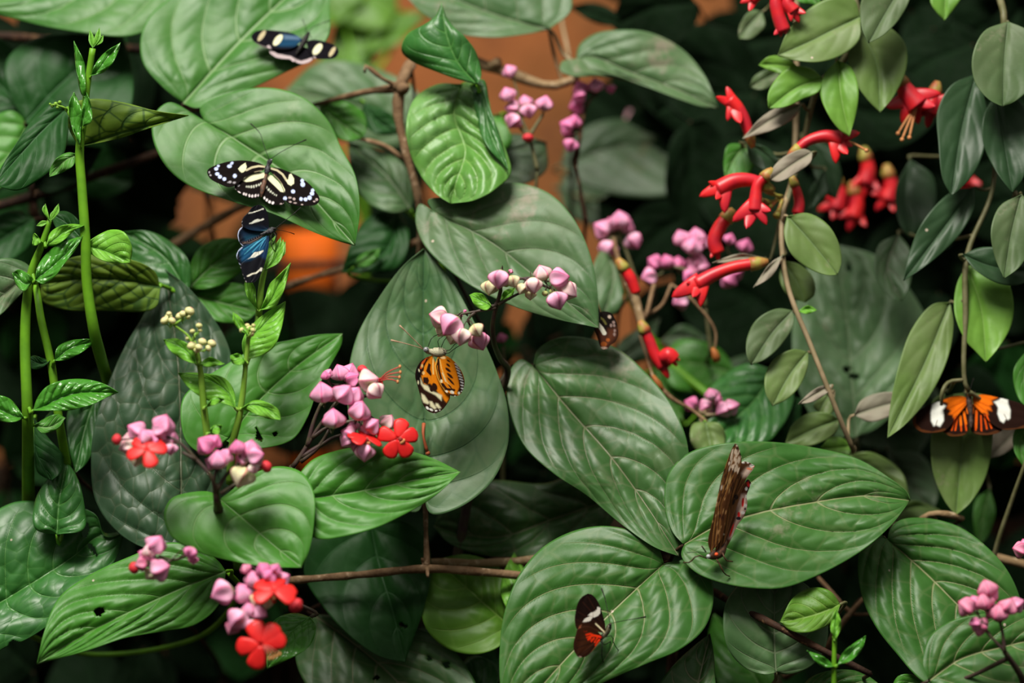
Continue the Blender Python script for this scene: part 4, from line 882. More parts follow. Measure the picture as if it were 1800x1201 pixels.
sh.leaf([(150, 172), (143, 165), (133, 105), (130, 72)], [(134, 120)], [(150, 140), (148, 110), (138, 88)], 'young', -.016, sy=.2, q=.0006, step=2.5, pr=.0008)
sh.leaf([(160, 133), (172, 124), (190, 100), (212, 75)], [(168, 112), (185, 92)], [(180, 128), (197, 112), (208, 90)], 'young', -.014, sy=.2, q=.0006, step=2.5, pr=.0008)
for mid, A, B in (([(163, 85), (160, 70), (158, 52)], [(156, 72)], [(165, 66)]), ([(164, 84), (172, 70), (175, 48)], [(166, 66)], [(177, 66)]), ([(165, 82), (172, 76), (182, 62)], [(168, 70)], [(180, 74)])):
    sh.leaf(mid, A, B, 'lime', -.014, q=.0003, step=2, pet=False, wave=0)
sh.leaf([(140, 255), (132, 235), (128, 200), (130, 162)], [(124, 215), (122, 180)], [(142, 235), (145, 205), (138, 178)], 'young', -.016, sy=.2, q=.0008, step=2.5, pr=.0008)
sh.leaf([(146, 222), (150, 190), (150, 158)], [(144, 200)], [(160, 215), (160, 185)], 'young', -.020, sy=.2, q=.0008, step=2.5, pr=.0008)
sh.leaf([(137, 272), (115, 282), (87, 311)], [(122, 268), (100, 278), (88, 298)], [(128, 292), (108, 304)], 'bright', -.006, sy=.2, q=.0006, step=2.5, pr=.0008)
sh.leaf([(150, 432), (180, 440), (229, 461)], [(162, 420), (175, 412), (196, 404), (218, 408), (232, 435)], [(165, 450), (190, 461), (214, 463)], 'lime', -.008, sy=.4, q=.0015, step=3, fold=.15)
sh.leaf([(148, 425), (120, 395), (88, 375)], [(120, 425), (98, 400)], [(140, 390), (118, 372)], 'dark', .012, q=.0012)
mb = MB()
for x_, y_, r_ in ((98, 183, .0016), (92, 186, .0013), (105, 180, .0014), (101, 189, .0012), (88, 183, .0009)): mb.ball(P(x_, y_, .004), r_, 0, 8, 6)
mb.tube([P(118, 192, .006), P(105, 186, .004), P(90, 184, .003)], [.0009, .0006], 6); o = mb.build('flower_bud', STEM['lime'], sh.e)
sh.done()

# thick left shoot
sh = Plant('climbing_shoot', 'thick bright green stem at the far left ending in a curled bud head', soilpt(50, 0.03), 'green', 'shoot')
sh.path([soilpt(50, 0.04), P(51, 940, .085), P(50, 870, .05), P(49, 780, .008), P(48, 720, -.008), P(44, 600, -.008), P(48, 520, -.008), P(58, 470, -.010), P(74, 430, -.012), P(88, 385, -.014)], [0.0048, 0.0046, 0.0044, 0.0040, 0.0038, 0.0036, 0.0030, 0.0018], sides=12)
sh.leaf([(62, 492), (85, 475), (115, 448), (147, 412)], [(66, 470), (80, 448), (105, 428), (128, 420)], [(75, 500), (95, 488), (112, 465), (132, 440)], 'young', -.018, q=.0014, step=2.5, fold=.2)
sh.leaf([(82, 432), (98, 420), (118, 405), (148, 396)], [(88, 410), (105, 398), (125, 394)], [(95, 432), (115, 420), (132, 404)], 'lime', -.016, q=.0008, step=2.5)
sh.leaf([(60, 492), (45, 500), (22, 480)], [(42, 512), (28, 500)], [(50, 482), (32, 474)], 'young', -.016, q=.001, step=2.5)
sh.leaf([(72, 424), (65, 415), (57, 432)], [(60, 410)], [(68, 430)], 'lime', -.018, q=.0003, step=2, pr=.0006)
for mid, A, B in (([(88, 388), (78, 375), (80, 358)], [(74, 368)], [(84, 372)]), ([(90, 388), (100, 372), (103, 358)], [(94, 370)], [(104, 372)]), ([(86, 390), (75, 393), (64, 397)], [(74, 388)], [(74, 398)]), ([(90, 390), (92, 378), (96, 368)], [(88, 378)], [(98, 380)])):
    sh.leaf(mid, A, B, 'lime', -.016, q=.0003, step=2, pet=False, wave=0)
sh.leaf([(62, 478), (30, 500), (-40, 560)], [(40, 460), (0, 455), (-40, 480)], [(55, 495), (30, 525), (-10, 560)], 'grey', .02, N=4, sy=.3)
sh.leaf([(58, 722), (75, 715), (130, 692), (208, 690)], [(66, 700), (82, 680), (110, 669), (150, 667), (185, 676)], [(85, 722), (120, 722), (160, 712), (190, 698)], 'young', -.022, q=.0022, N=9, s=.2, step=2.5, fold=.25, sy=.5, label='glossy puckered leaf with glints')
sh.leaf([(42, 735), (20, 730), (-25, 705)], [(25, 742), (-5, 738)], [(30, 715), (15, 700), (-10, 695)], 'young', -.016, q=.0018, N=6, step=2.5)
sh.leaf([(60, 748), (85, 752), (115, 735)], [(75, 762), (100, 755)], [(75, 738), (100, 728)], 'bright', .0, q=.001, step=3)
sh.leaf([(60, 735), (62, 790), (90, 845)], [(60, 790), (66, 830)], [(85, 770), (110, 800), (108, 830)], 'dark', .02)
sh.done()

sh = Plant('climbing_shoot', 'thin green shoot with small pointed leaves between the two tall stems at left', soilpt(125, 0.06), 'green', 'shoot')
sh.path([soilpt(125, 0.06), P(118, 820, .03), P(104, 740, .01), P(90, 640, .008), P(72, 560, .01), P(66, 520, .015), P(60, 490, .03)], [0.0034, 0.0032, 0.003, 0.0028, 0.0022], sides=10)
sh.leaf([(96, 634), (125, 612), (175, 598)], [(100, 612), (120, 600), (150, 596)], [(112, 634), (140, 622), (160, 608)], 'young', .0, q=.0016, N=7, s=.25, step=2.5)
sh.leaf([(88, 634), (72, 640), (50, 630)], [(72, 648), (55, 648)], [(75, 630), (60, 625)], 'dark', .004, q=.001, step=3)
sh.leaf([(100, 940), (104, 880), (118, 812)], [(62, 930), (62, 880), (90, 835)], [(148, 930), (147, 880), (135, 838)], 'glossy', .015, q=.003, N=5)
sh.leaf([(170, 690), (148, 760), (132, 832)], [(135, 690), (118, 730), (122, 790)], [(178, 710), (172, 760), (155, 812)], 'glossy', .04)
sh.leaf([(120, 700), (100, 730), (70, 745)], [(95, 745)], [(100, 712)], 'dark', .03)
sh.done()

# mid-left lime underside and behind leaves
p = Plant('vine', 'bright green vine with glossy rounded leaves, left of the perched blue butterfly', soilpt(330, 0.14), 'green')
p.path([soilpt(330, 0.14), P(335, 850, .13), P(338, 600, .12), P(334, 515, .10)], [0.0035, 0.0025, 0.002])
p.path([P(334, 515, .10), P(300, 508, .06), P(278, 498, .05), P(222, 452, .045)], [0.0015, 0.001])
p.leaf([(282, 505), (220, 492), (140, 490), (72, 500)], [(270, 475), (200, 450), (130, 452), (85, 475)], [(272, 542), (180, 546), (110, 544), (74, 528)], 'under', .045, sy=-.15, N=6, label='yellow-green leaf underside with dark net veins')
p.leaf([(330, 520), (292, 455), (216, 408)], [(275, 520), (240, 480), (222, 440)], [(336, 490), (330, 455), (298, 424), (258, 406)], 'glossy', .075, N=5)
p.leaf([(332, 508), (370, 470), (435, 425)], [(335, 465), (352, 435), (395, 418)], [(365, 508), (405, 492), (438, 460)], 'bright', .085, N=5)
p.leaf([(333, 514), (380, 530), (452, 548)], [(345, 500), (390, 496), (435, 505)], [(345, 545), (385, 566), (430, 567)], 'bright', .08, N=5)
p.leaf([(333, 520), (345, 560), (390, 600)], [(325, 560), (350, 600)], [(365, 545), (390, 570)], 'dark', .10, N=5)
p.done()

# ---------------------------------------------------------------- dark quilted leaf with flower sprays
p = Plant('flowering_vine', 'vine with a large dark quilted leaf behind blurred pink and red flowers, lower left', soilpt(330, 0.07), 'purple')
p.path([soilpt(330, 0.07), P(330, 1100, .06), P(322, 950, .045)], [0.004, 0.003])
p.leaf([(318, 960), (318, 800), (313, 640), (290, 474)], [(260, 965), (205, 935), (168, 880), (160, 810), (168, 740), (192, 670), (222, 605), (252, 555), (272, 515)], [(360, 960), (395, 900), (412, 800), (415, 700), (402, 610), (368, 550), (325, 500)], 'quilt', .035, sy=.35, N=5, s=.5, q=.0040, step=3.2, wave=.003, label='dark quilted heart-shaped leaf')
p.done()

p = Plant('flowering_vine', 'flowering shoot with pink buds and one scarlet flower before the dark quilted leaf', soilpt(385, -0.05), 'purple')
p.path([soilpt(385, -0.03), P(384, 900, -.05), P(381, 876, -.075), P(378, 850, -.078)], [0.004, 0.003, 0.0026, 0.002], mi=0)
p.leaf([(385, 878), (430, 915), (480, 958), (530, 998)], [(372, 866), (335, 866), (300, 878), (288, 905), (300, 942), (345, 970), (400, 985), (465, 996)], [(400, 868), (440, 836), (490, 820), (532, 832), (552, 868), (552, 920), (543, 970)], 'bright', -.055, sy=.5, N=4, s=.6, fold=.06, label='front heart-shaped leaf below the flowers')
cluster(p.e, -.085, [[(380, 875, .01), (372, 840), (345, 808), (312, 776), (285, 765)], [(345, 808), (320, 795)]], [
 (287, 746, 18, 70, 'pink'), (240, 757, 17, 150, 'pink'), (256, 768, 14, 120, 'pink'), (298, 768, 15, 60, 'pink'), (300, 790, 11, 270, 'pink'), (282, 757, 14, 20, 'pink'), (228, 772, 13, 180, 'pale'),
 (204, 773, 10, 180, 'red'), (222, 786, 13, 200, 'pale'), (240, 808, 13, 260, 'cream'), (268, 775, 11, 250, 'mag')],
 [dict(x=258, y=792, r=34, dd=-.012, face=(0.0, -.75, .55), angs=[12, 60, 130, 195, 290], stam=(250, 12))], label='spray with a scarlet flower and a red bud')
cluster(p.e, -.08, [[(380, 875, .01), (376, 845), (382, 822)], [(382, 862), (398, 835), (420, 815), (432, 806)], [(388, 868), (415, 850, .0)]], [
 (362, 782, 17, 140, 'mag'), (378, 775, 12, 60, 'mag'), (385, 808, 17, 100, 'pink'), (372, 812, 12, 160, 'pink'), (398, 800, 12, 60, 'pink'), (418, 786, 13, 100, 'mag'), (440, 792, 19, 80, 'pink'), (450, 803, 15, 20, 'pink'), (425, 808, 12, 150, 'pink'),
 (425, 838, 20, 250, 'cream'), (446, 824, 10, 300, 'pale'), (470, 820, 11, 20, 'red')], label='spray of pink buds with one cream bud')
p.done()

p = Plant('flowering_vine', 'flowering shoot hanging at the lower left with a scarlet star flower at the bottom', soilpt(430, -0.08), 'purple')
p.path([soilpt(470, -0.06), P(445, 1000, .03), P(430, 985, .0), P(400, 950, -.005)], [0.004, 0.003, 0.002])
cluster(p.e, -.09, [[(400, 952, .085), (350, 965, .05), (300, 985), (280, 978)], [(300, 985), (278, 1000)]], [
 (275, 957, 17, 60, 'pink'), (258, 978, 16, 150, 'pink'), (282, 1001, 18, 20, 'pink'), (264, 1010, 11, 230, 'cream'), (262, 968, 12, 100, 'pale'), (248, 992, 11, 190, 'rose'), (234, 999, 11, 190, 'red'), (335, 972, 11, 250, 'mag'), (340, 985, 8, 270, 'mag')], label='small spray with one red bud')
cluster(p.e, -.10, [[(430, 990, .09), (450, 1018, .01), (452, 1040), (440, 1065)], [(452, 1030), (480, 1035), (505, 1055)], [(440, 1065), (448, 1100)], [(440, 1045), (410, 1045)]], [
 (391, 1043, 20, 200, 'pink'), (427, 1043, 18, 110, 'pink'), (418, 1090, 19, 230, 'pink'), (408, 1105, 12, 240, 'rose'), (455, 1078, 15, 340, 'pink'), (438, 1072, 13, 100, 'pink'), (445, 1018, 15, 100, 'pink'), (475, 1012, 13, 60, 'mag'), (497, 1018, 14, 30, 'pink'),
 (462, 1000, 12, 120, 'mag'), (485, 1000, 10, 60, 'mag'), (432, 1000, 9, 120, 'rose'), (452, 1056, 12, 250, 'cream'), (468, 1062, 10, 270, 'cream'), (522, 1066, 14, 330, 'red'), (443, 1100, 11, 260, 'pink')],
 [dict(x=482, y=1040, r=38, dd=-.014, face=(0.1, -.6, .7), angs=[5, 75, 140, 205, 330], stam=(250, 10)), dict(x=459, y=1134, r=42, dd=-.012, face=(0, -1, .1), angs=[15, 50, 110, 185, 255], stam=(320, 32))], label='large spray with two scarlet flowers')
p.leaf([(545, 1085), (515, 1110), (470, 1176)], [(555, 1100), (545, 1135), (510, 1158)], [(520, 1078), (490, 1085), (472, 1105), (468, 1140)], 'young', -.02, N=6, q=.001)
p.done()

# two big lower-left leaves
p = Plant('vine', 'glossy vine with torn blistered leaf and long drooping leaf, bottom left corner', soilpt(-20, 0.05), 'green')
p.path([soilpt(-20, 0.05), P(-30, 1200, .02), P(-30, 1075, .01)], [0.004, 0.003])
p.path([(-30, 1075, .03), (150, 1150, .10), (350, 1120, .09), (420, 1040, .05), (400, 1005, .01)], [0.002, 0.0018])
p.leaf([(-30, 1078), (50, 1030), (130, 978), (170, 945), (219, 934)], [(-50, 990), (-30, 920), (20, 885), (70, 882), (125, 889), (168, 905), (183, 942), (200, 944)], [(-30, 1160), (10, 1138), (40, 1128), (78, 1105), (130, 1062), (182, 1018), (208, 972)], 'glossy', .018, N=6, s=.4, q=.0030, step=2.8, wave=.004, holes=[(150, 931, 7, 14), (163, 966, 4, 14, -35), (30, 1140, 16, 14)], label='blistered glossy leaf with an eaten hole')
p.leaf([(397, 1005), (330, 1030), (250, 1066), (150, 1115), (65, 1168)], [(382, 985), (340, 960), (290, 955), (230, 978), (160, 1010), (105, 1050), (78, 1110)], [(388, 1058), (345, 1098), (290, 1110), (220, 1122), (150, 1145)], 'bright', -.030, N=6, s=.55, q=.0030, holes=[(175, 1076, 9, 7)], fold=.12, to=(400, 1005, .01), label='long leaf with a round hole')
p.done()

# ---------------------------------------------------------------- budding shoots and heart leaf, blue butterfly's shoot
p = Plant('vine', 'mid green vine with a heart leaf full of small holes behind the green-budded shoots', soilpt(430, 0.08), 'green')
p.path([soilpt(430, 0.08), P(420, 1000, .06), P(400, 790, .05)], [0.004, 0.003])
p.leaf([(398, 775), (450, 710), (520, 645), (602, 587)], [(365, 800), (330, 780), (318, 740), (322, 700), (350, 672), (400, 640), (450, 612), (510, 598), (562, 588)], [(420, 786), (470, 787), (515, 772), (540, 735), (560, 680), (582, 640), (600, 605)], 'bright', .03, N=5, s=.4, step=2.2, holes=[(455, 767, 5, 9, -20), (484, 763, 4, 4), (455, 765, 3, 14, -20)], label='heart-shaped leaf with chewed holes')
p.done()

sh = Plant('budding_shoot', 'upright shoot with yellow-green bud clusters in front of the dark quilted leaf', soilpt(370, -0.02), 'lime', 'shoot')
sh.path([soilpt(372, -0.02), P(366, 800, -.035), P(364, 765, -.04), P(358, 715, -.042), P(352, 650, -.044), P(346, 620, -.045), P(340, 600, -.046)], [0.003, 0.0026, 0.0024, 0.0020, 0.0018], sides=9)
sh.leaf([(345, 640), (325, 615), (287, 597)], [(320, 632), (298, 615)], [(338, 612), (312, 596)], 'lime', -.046, q=.0006, step=2.5)
sh.leaf([(350, 642), (370, 635), (395, 640)], [(368, 628)], [(368, 645)], 'lime', -.046, q=.0004, step=2.5)
sh.leaf([(360, 716), (375, 702), (396, 702)], [(378, 712)], [(378, 698)], 'lime', -.05, q=.0003, step=2.5)
sh.leaf([(366, 762), (380, 750), (391, 748)], [(383, 764)], [(376, 748)], 'lime', -.05, q=.0003, step=2.5)
cluster(sh.e, -.05, [[(346, 620), (330, 590), (306, 572), (300, 566)], [(306, 572), (322, 560)]], [(289, 563, 8, 120, 'yellow'), (296, 556, 7, 100, 'yellow'), (303, 563, 7, 60, 'yellow'), (316, 555, 8, 110, 'yellow'), (322, 551, 7, 80, 'yellow'), (334, 546, 9, 60, 'yellow'), (331, 558, 5, 300, 'yellow'), (297, 551, 5, 90, 'yellow')], smat='lime', r=.0007, label='upper cluster of yellow-green buds')
cluster(sh.e, -.055, [[(344, 625), (345, 618), (350, 612)], [(346, 620), (338, 600), (345, 585)]], [(337, 607, 9, 110, 'yellow'), (356, 600, 8, 70, 'yellow'), (350, 610, 7, 60, 'yellow'), (373, 603, 8, 60, 'yellow'), (367, 612, 6, 30, 'yellow'), (346, 617, 6, 260, 'yellow'), (330, 594, 5, 130, 'green'), (338, 582, 5, 100, 'green'), (350, 572, 6, 80, 'green'), (352, 580, 4, 60, 'green')], smat='lime', r=.0007, label='lower cluster of yellow-green buds')
sh.done()

sh = Plant('budding_shoot', 'slender shoot with small brownish buds right of the yellow-green bud clusters', soilpt(420, -0.01), 'lime', 'shoot')
sh.path([soilpt(425, -0.01), P(404, 850, -.02), P(408, 785, -.03), P(420, 735, -.036), P(427, 690, -.038), P(433, 630, -.04), P(437, 590, -.04)], [0.003, 0.0026, 0.0024, 0.0018, 0.0015], sides=9)
sh.leaf([(413, 717), (400, 690), (360, 665), (313, 656)], [(395, 710), (360, 702), (330, 680)], [(412, 690), (395, 665), (350, 656)], 'lime', -.036, q=.0012, step=2.5, N=6)
sh.leaf([(424, 718), (445, 712), (468, 718), (494, 738)], [(448, 704), (475, 710), (490, 722)], [(442, 725), (470, 736)], 'lime', -.042, q=.0010, step=2.5, N=6)
sh.leaf([(434, 638), (425, 630), (405, 625)], [(420, 642), (408, 638)], [(420, 622)], 'lime', -.044, q=.0006, step=2.5)
sh.leaf([(436, 590), (422, 575), (409, 549)], [(412, 570)], [(430, 570), (420, 556)], 'lime', -.044, q=.0006, step=2.5)
cluster(sh.e, -.045, [[(437, 590), (436, 582), (440, 574)]], [(424, 580, 5, 150, 'green'), (438, 576, 6, 90, 'green'), (445, 580, 5, 60, 'green'), (434, 572, 5, 110, 'green'), (443, 588, 5, 320, 'green'), (446, 572, 4, 50, 'green'), (428, 574, 4, 130, 'green')], smat='lime', r=.0006, label='cluster of tiny brownish buds')
sh.done()

sh = Plant('climbing_shoot', 'pale green shoot with a pointed leaf pair, carrying the blue butterfly on its tip', soilpt(455, 0.02), 'lime', 'shoot')
sh.path([soilpt(460, 0.03), P(452, 605, .065), P(453, 578, .02), P(456, 540, -.014), P(460, 500, -.016), P(466, 472, -.016)], [0.003, 0.003, 0.0028, 0.0024, 0.0020], sides=9)
sh.leaf([(452, 545), (442, 528), (437, 510), (433, 485)], [(434, 520), (430, 500)], [(450, 530), (448, 505)], 'lime', -.016, q=.0006, step=2.5, sy=.2, pr=.0009)
sh.leaf([(458, 545), (475, 530), (490, 500), (511, 462)], [(466, 525), (474, 500), (492, 482)], [(482, 540), (496, 518), (505, 490)], 'lime', -.018, q=.0008, step=2.5, sy=.2, pr=.0009)
sh.leaf([(430, 632), (438, 600), (465, 570), (502, 530)], [(426, 600), (440, 575), (470, 548)], [(452, 628), (480, 612), (494, 580), (500, 550)], 'lime', -.022, q=.0016, step=2.5, N=7, label='pointed lime leaf with raised veins')
for mid, A, B in (([(466, 476), (466, 450), (484, 414)], [(460, 455), (470, 430)], [(480, 455), (484, 435)]), ([(468, 474), (482, 450), (494, 416)], [(474, 450), (484, 430)], [(490, 460), (495, 440)]), ([(468, 474), (480, 462), (498, 420)], [(478, 455)], [(490, 462), (500, 440)]), ([(480, 458), (492, 448), (502, 424)], [(486, 442)], [(500, 448)]), ([(466, 474), (470, 462), (478, 440)], [(462, 458)], [(480, 465)])):
    sh.leaf(mid, A, B, 'lime', -.018 + RNG.rand() * .006, q=.0004, step=2, pet=False, wave=0)
sh.done()

# ---------------------------------------------------------------- spray at 630,700 with leaf
p = Plant('flowering_vine', 'flowering shoot left of centre, sharp pink buds and scarlet flowers above a pointed leaf', soilpt(520, 0.01), 'purple')
p.path([soilpt(520, 0.02), P(510, 860, .02), P(514, 822, -.012)], [0.004, 0.003, 0.0026], mi=0)
p.leaf([(528, 878), (620, 866), (720, 846), (809, 830)], [(520, 850), (545, 812), (590, 793), (645, 785), (705, 790), (760, 806)], [(530, 930), (560, 948), (600, 944), (655, 930), (715, 903), (770, 868)], 'bright', -.035, N=5, s=.55, q=.0026, fold=.12, to=(510, 875, .02), label='pointed leaf below the sharp flowers')
cluster(p.e, -.02, [[(514, 822), (530, 800), (545, 775), (560, 752), (580, 722), (592, 705)], [(540, 785), (552, 740), (562, 715), (566, 706)], [(548, 770), (566, 757), (578, 750)], [(530, 804), (560, 785), (585, 770), (600, 765)], [(528, 812), (556, 790), (572, 768), (578, 755)], [(592, 705), (598, 690), (606, 675)], [(592, 705), (625, 700), (648, 695)], [(600, 745), (622, 740), (650, 730)]], [
 (598, 655, 15, 110, 'pink'), (614, 656, 18, 70, 'pink'), (622, 668, 14, 40, 'mag'), (567, 690, 19, 100, 'pink', -.022), (580, 694, 13, 60, 'rose', -.018), (605, 692, 18, 50, 'pink', -.03), (624, 694, 15, 60, 'pink', -.026), (648, 669, 18, 10, 'pale', -.02), (657, 676, 12, 340, 'rose', -.018), (660, 688, 15, 310, 'pale', -.028),
 (631, 722, 18, 70, 'pink', -.03), (586, 736, 18, 90, 'pink', -.03), (654, 748, 15, 40, 'pink', -.025), (648, 755, 13, 60, 'pink', -.022), (682, 742, 14, 60, 'pale', -.015), (612, 762, 13, 160, 'pink', -.025), (609, 776, 12, 230, 'pink', -.024), (620, 750, 10, 110, 'pink', -.02), (641, 796, 16, 270, 'pink', -.03), (625, 785, 10, 250, 'mag', -.022),
 (637, 648, 9, 80, 'red', -.012), (572, 660, 8, 100, 'mag', -.01), (578, 655, 7, 60, 'pink', -.008)],
 [dict(x=699, y=772, r=35, dd=-.026, face=(0.1, -1, .1), angs=[15, 75, 160, 240, 305], stam=(330, 10)), dict(x=642, y=770, r=30, dd=-.03, face=(.3, -.35, .8), angs=[0, 60, 150, 200, 320], stam=(300, 10)), dict(x=664, y=672, r=10, dd=-.016, face=(.8, -.4, .1), rot=30, stam=(18, 42), spread=.5)], label='sharp spray of pink lantern buds with scarlet flowers', r=.0011)
p.done()

# ---------------------------------------------------------------- centre
p = Plant('flowering_vine', 'central vine with silvery heart leaf and pale pink bud sprays above the orange butterfly', soilpt(760, 0.08), 'purple')
p.path([soilpt(780, 0.09), P(800, 1000, .08), P(840, 800, .07), P(893, 652, .035), P(880, 632, .02), P(868, 600, -.005), P(866, 570, -.015), P(872, 540, -.022), P(880, 510, -.026), P(877, 478, -.028)], [0.004, 0.0035, 0.003, 0.0025, 0.0022, 0.0018, 0.0012], sides=10)
p.leaf([(765, 376), (860, 424), (950, 494), (1053, 577)], [(752, 352), (800, 345), (855, 327), (910, 322), (965, 340), (1005, 380), (1032, 432), (1048, 495)], [(738, 358), (730, 385), (745, 430), (795, 480), (850, 515), (920, 545), (985, 563), (1030, 572)], 'grey', .045, N=5, s=.5, p=1.1, q=.0024, to=(885, 640, .09), label='dusty grey-green leaf')
p.leaf([(748, 812), (746, 700), (744, 570), (745, 437)], [(735, 900), (690, 885), (640, 820), (614, 740), (612, 660), (628, 590), (665, 525), (708, 468)], [(755, 902), (800, 896), (862, 850), (892, 785), (892, 715), (872, 650), (838, 575), (798, 500), (766, 458)], 'silver', .035, sy=.22, to=(893, 652, .07), N=5, s=.62, q=.0024, fold=.14, step=3.2, label='silvery heart-shaped leaf behind the orange butterfly')
p.leaf([(864, 538), (848, 530), (825, 519)], [(855, 545), (838, 540)], [(850, 518), (835, 515)], 'lime', -.024, q=.0004, step=2)
p.leaf([(880, 530), (892, 520), (905, 506)], [(886, 512)], [(898, 526)], 'lime', -.022, q=.0004, step=2)
cluster(p.e, -.024, [[(872, 542), (850, 545), (830, 549), (812, 552), (795, 556)], [(835, 549), (822, 562), (826, 572)]], [
 (771, 557, 16.8, 165, 'pale'), (793, 573, 20.2, 230, 'pink', -.012), (776, 582, 11.2, 240, 'cream', .008), (811, 592, 15.7, 262, 'pale', -.014), (796, 594, 12.3, 250, 'cream', .006), (838, 581, 12.3, 300, 'cream', -.014), (828, 590, 10.1, 280, 'cream', -.004), (843, 600, 16.8, 292, 'pink', -.004), (810, 555, 3, 90, 'mag'), (817, 547, 3, 130, 'mag')], label='left spray of pale pink buds', r=.0007)
cluster(p.e, -.026, [[(878, 478), (895, 486), (912, 490), (940, 488), (965, 495)], [(876, 536), (900, 522), (918, 512), (922, 500)], [(920, 490), (950, 500), (968, 508)]], [
 (861, 506, 13.4, 262, 'cream'), (878, 491, 16.8, 262, 'pink', -.012), (901, 495, 11.2, 290, 'cream', -.008), (890, 500, 7, 280, 'green', .004), (917, 508, 10.1, 250, 'cream', -.006), (925, 500, 6, 60, 'green', 0), (937, 502, 14.6, 280, 'pale', -.01), (932, 519, 9.0, 270, 'cream', 0), (953, 480, 14.6, 110, 'pale', 0), (983, 490, 17.9, 12, 'pink', -.008), (999, 512, 16.8, 325, 'pale', -.004), (979, 529, 16.8, 290, 'pink', -.014), (958, 517, 6, 260, 'green'), (971, 513, 6, 300, 'green'), (898, 477, 4, 60, 'rose')], label='right spray of pale pink and cream buds', r=.0007)
mb = MB(); mb.tube([P(745, 745, .015), P(744, 765, .010), P(751, 795, .012)], [.0014, .0009, .0014], 7); mb.ball(P(752, 797, .012), .0018, 0, 8, 6); mb.build('withered_stalk', plain('rusty_stalk', (0.38, 0.09, 0.035), 0.6, 0.3), p.e)
p.done()

p = Plant('vine', 'big deep green vine whose three broad leaves meet at the lower centre under two butterflies', soilpt(1170, 0.12), 'darkbark')
p.path([soilpt(1170, 0.12), P(1180, 1200, .10), P(1178, 1010, .075), P(1060, 760, .11), P(900, 645, .07)], [0.004, 0.003, 0.0025])
p.leaf([(938, 644), (1000, 720), (1075, 805), (1140, 895), (1193, 978)], [(945, 615), (985, 593), (1040, 596), (1088, 615), (1135, 655), (1178, 708), (1206, 770), (1212, 840), (1202, 920)], [(915, 632), (893, 660), (895, 720), (922, 785), (972, 832), (1032, 872), (1092, 922), (1150, 962)], 'deepd', .028, sy=.42, N=6, s=.55, q=.0028, fold=.10, step=3.4, label='long broad leaf with a dusty left half')
p.leaf([(1202, 958), (1260, 925), (1335, 902), (1415, 886), (1520, 872), (1600, 880)], [(1182, 935), (1168, 885), (1176, 832), (1210, 797), (1270, 780), (1350, 777), (1430, 787), (1505, 806), (1560, 838), (1595, 866)], [(1198, 978), (1222, 1006), (1265, 1024), (1320, 1034), (1380, 1033), (1450, 1006), (1520, 965), (1568, 922)], 'deep', .005, sy=.48, N=5, s=.62, q=.0032, fold=.08, step=3.4, label='broad oval leaf carrying the brown butterfly')
p.leaf([(1167, 992), (1112, 1042), (1048, 1104), (980, 1175), (900, 1268)], [(1155, 958), (1115, 935), (1060, 925), (1002, 936), (950, 966), (910, 1015), (886, 1080), (878, 1150), (882, 1220)], [(1182, 988), (1220, 984), (1248, 1012), (1254, 1055), (1238, 1105), (1195, 1142), (1135, 1168), (1070, 1196), (1000, 1230)], 'deep', -.02, sy=.45, N=6, s=.6, q=.0030, fold=.08, step=3.4, label='broad heart leaf carrying the white-banded butterfly')
p.done()

# lower right
p = Plant('flowering_vine', 'heart-leaved vine in the lower right corner with rose-pink buds on a dark stalk', soilpt(1650, 0.06), 'purple')
p.path([soilpt(1650, 0.08), P(1660, 1230, .05), P(1640, 1195, .03), P(1570, 1040, .06), P(1552, 945, .04)], [0.004, 0.003, 0.002])
p.path([P(1660, 1230, .05), P(1800, 1230, -.03), P(1795, 1190, -.065), P(1766, 1146, -.078)], [0.003, 0.0024, 0.0018])
p.leaf([(1560, 950), (1605, 988), (1665, 1045), (1725, 1110), (1775, 1200)], [(1545, 938), (1518, 952), (1508, 990), (1514, 1045), (1537, 1098), (1575, 1148), (1625, 1200), (1700, 1225)], [(1565, 930), (1582, 915), (1625, 911), (1685, 926), (1735, 962), (1772, 1005), (1795, 1060), (1800, 1130)], 'deep', .012, sy=.45, N=6, s=.62, q=.0038, fold=.06, step=3.2, label='large quilted heart leaf')
p.leaf([(1633, 1197), (1690, 1158), (1760, 1138), (1880, 1110)], [(1622, 1165), (1634, 1120), (1672, 1092), (1740, 1078), (1820, 1075)], [(1660, 1235), (1740, 1240), (1820, 1200)], 'deep', -.042, N=5, s=.5)
p.leaf([(1630, 1215), (1600, 1200), (1560, 1230)], [(1615, 1190), (1580, 1188)], [(1610, 1240)], 'bright', -.01)
cluster(p.e, -.082, [[(1795, 1190, .015), (1766, 1146), (1735, 1112), (1730, 1105)], [(1766, 1146), (1762, 1110), (1758, 1095)]], [
 (1735, 1034, 16, 110, 'rose'), (1744, 1042, 12, 40, 'pink'), (1698, 1066, 16, 150, 'rose'), (1713, 1060, 14, 110, 'pink'), (1730, 1057, 15, 110, 'rose'), (1757, 1077, 16, 100, 'rose'), (1743, 1074, 13, 150, 'pink'), (1773, 1066, 15, 70, 'rose'), (1788, 1062, 13, 30, 'pink'), (1722, 1101, 15, 150, 'rose'), (1713, 1096, 10, 190, 'mag')], label='spray of rose-pink buds')
cluster(p.e, -.02, [[(1798, 1200, .01), (1840, 1100), (1830, 1000), (1815, 975)]], [(1792, 966, 13, 170, 'rose'), (1803, 958, 12, 120, 'pink')], label='two rose buds at the frame edge')
p.done()

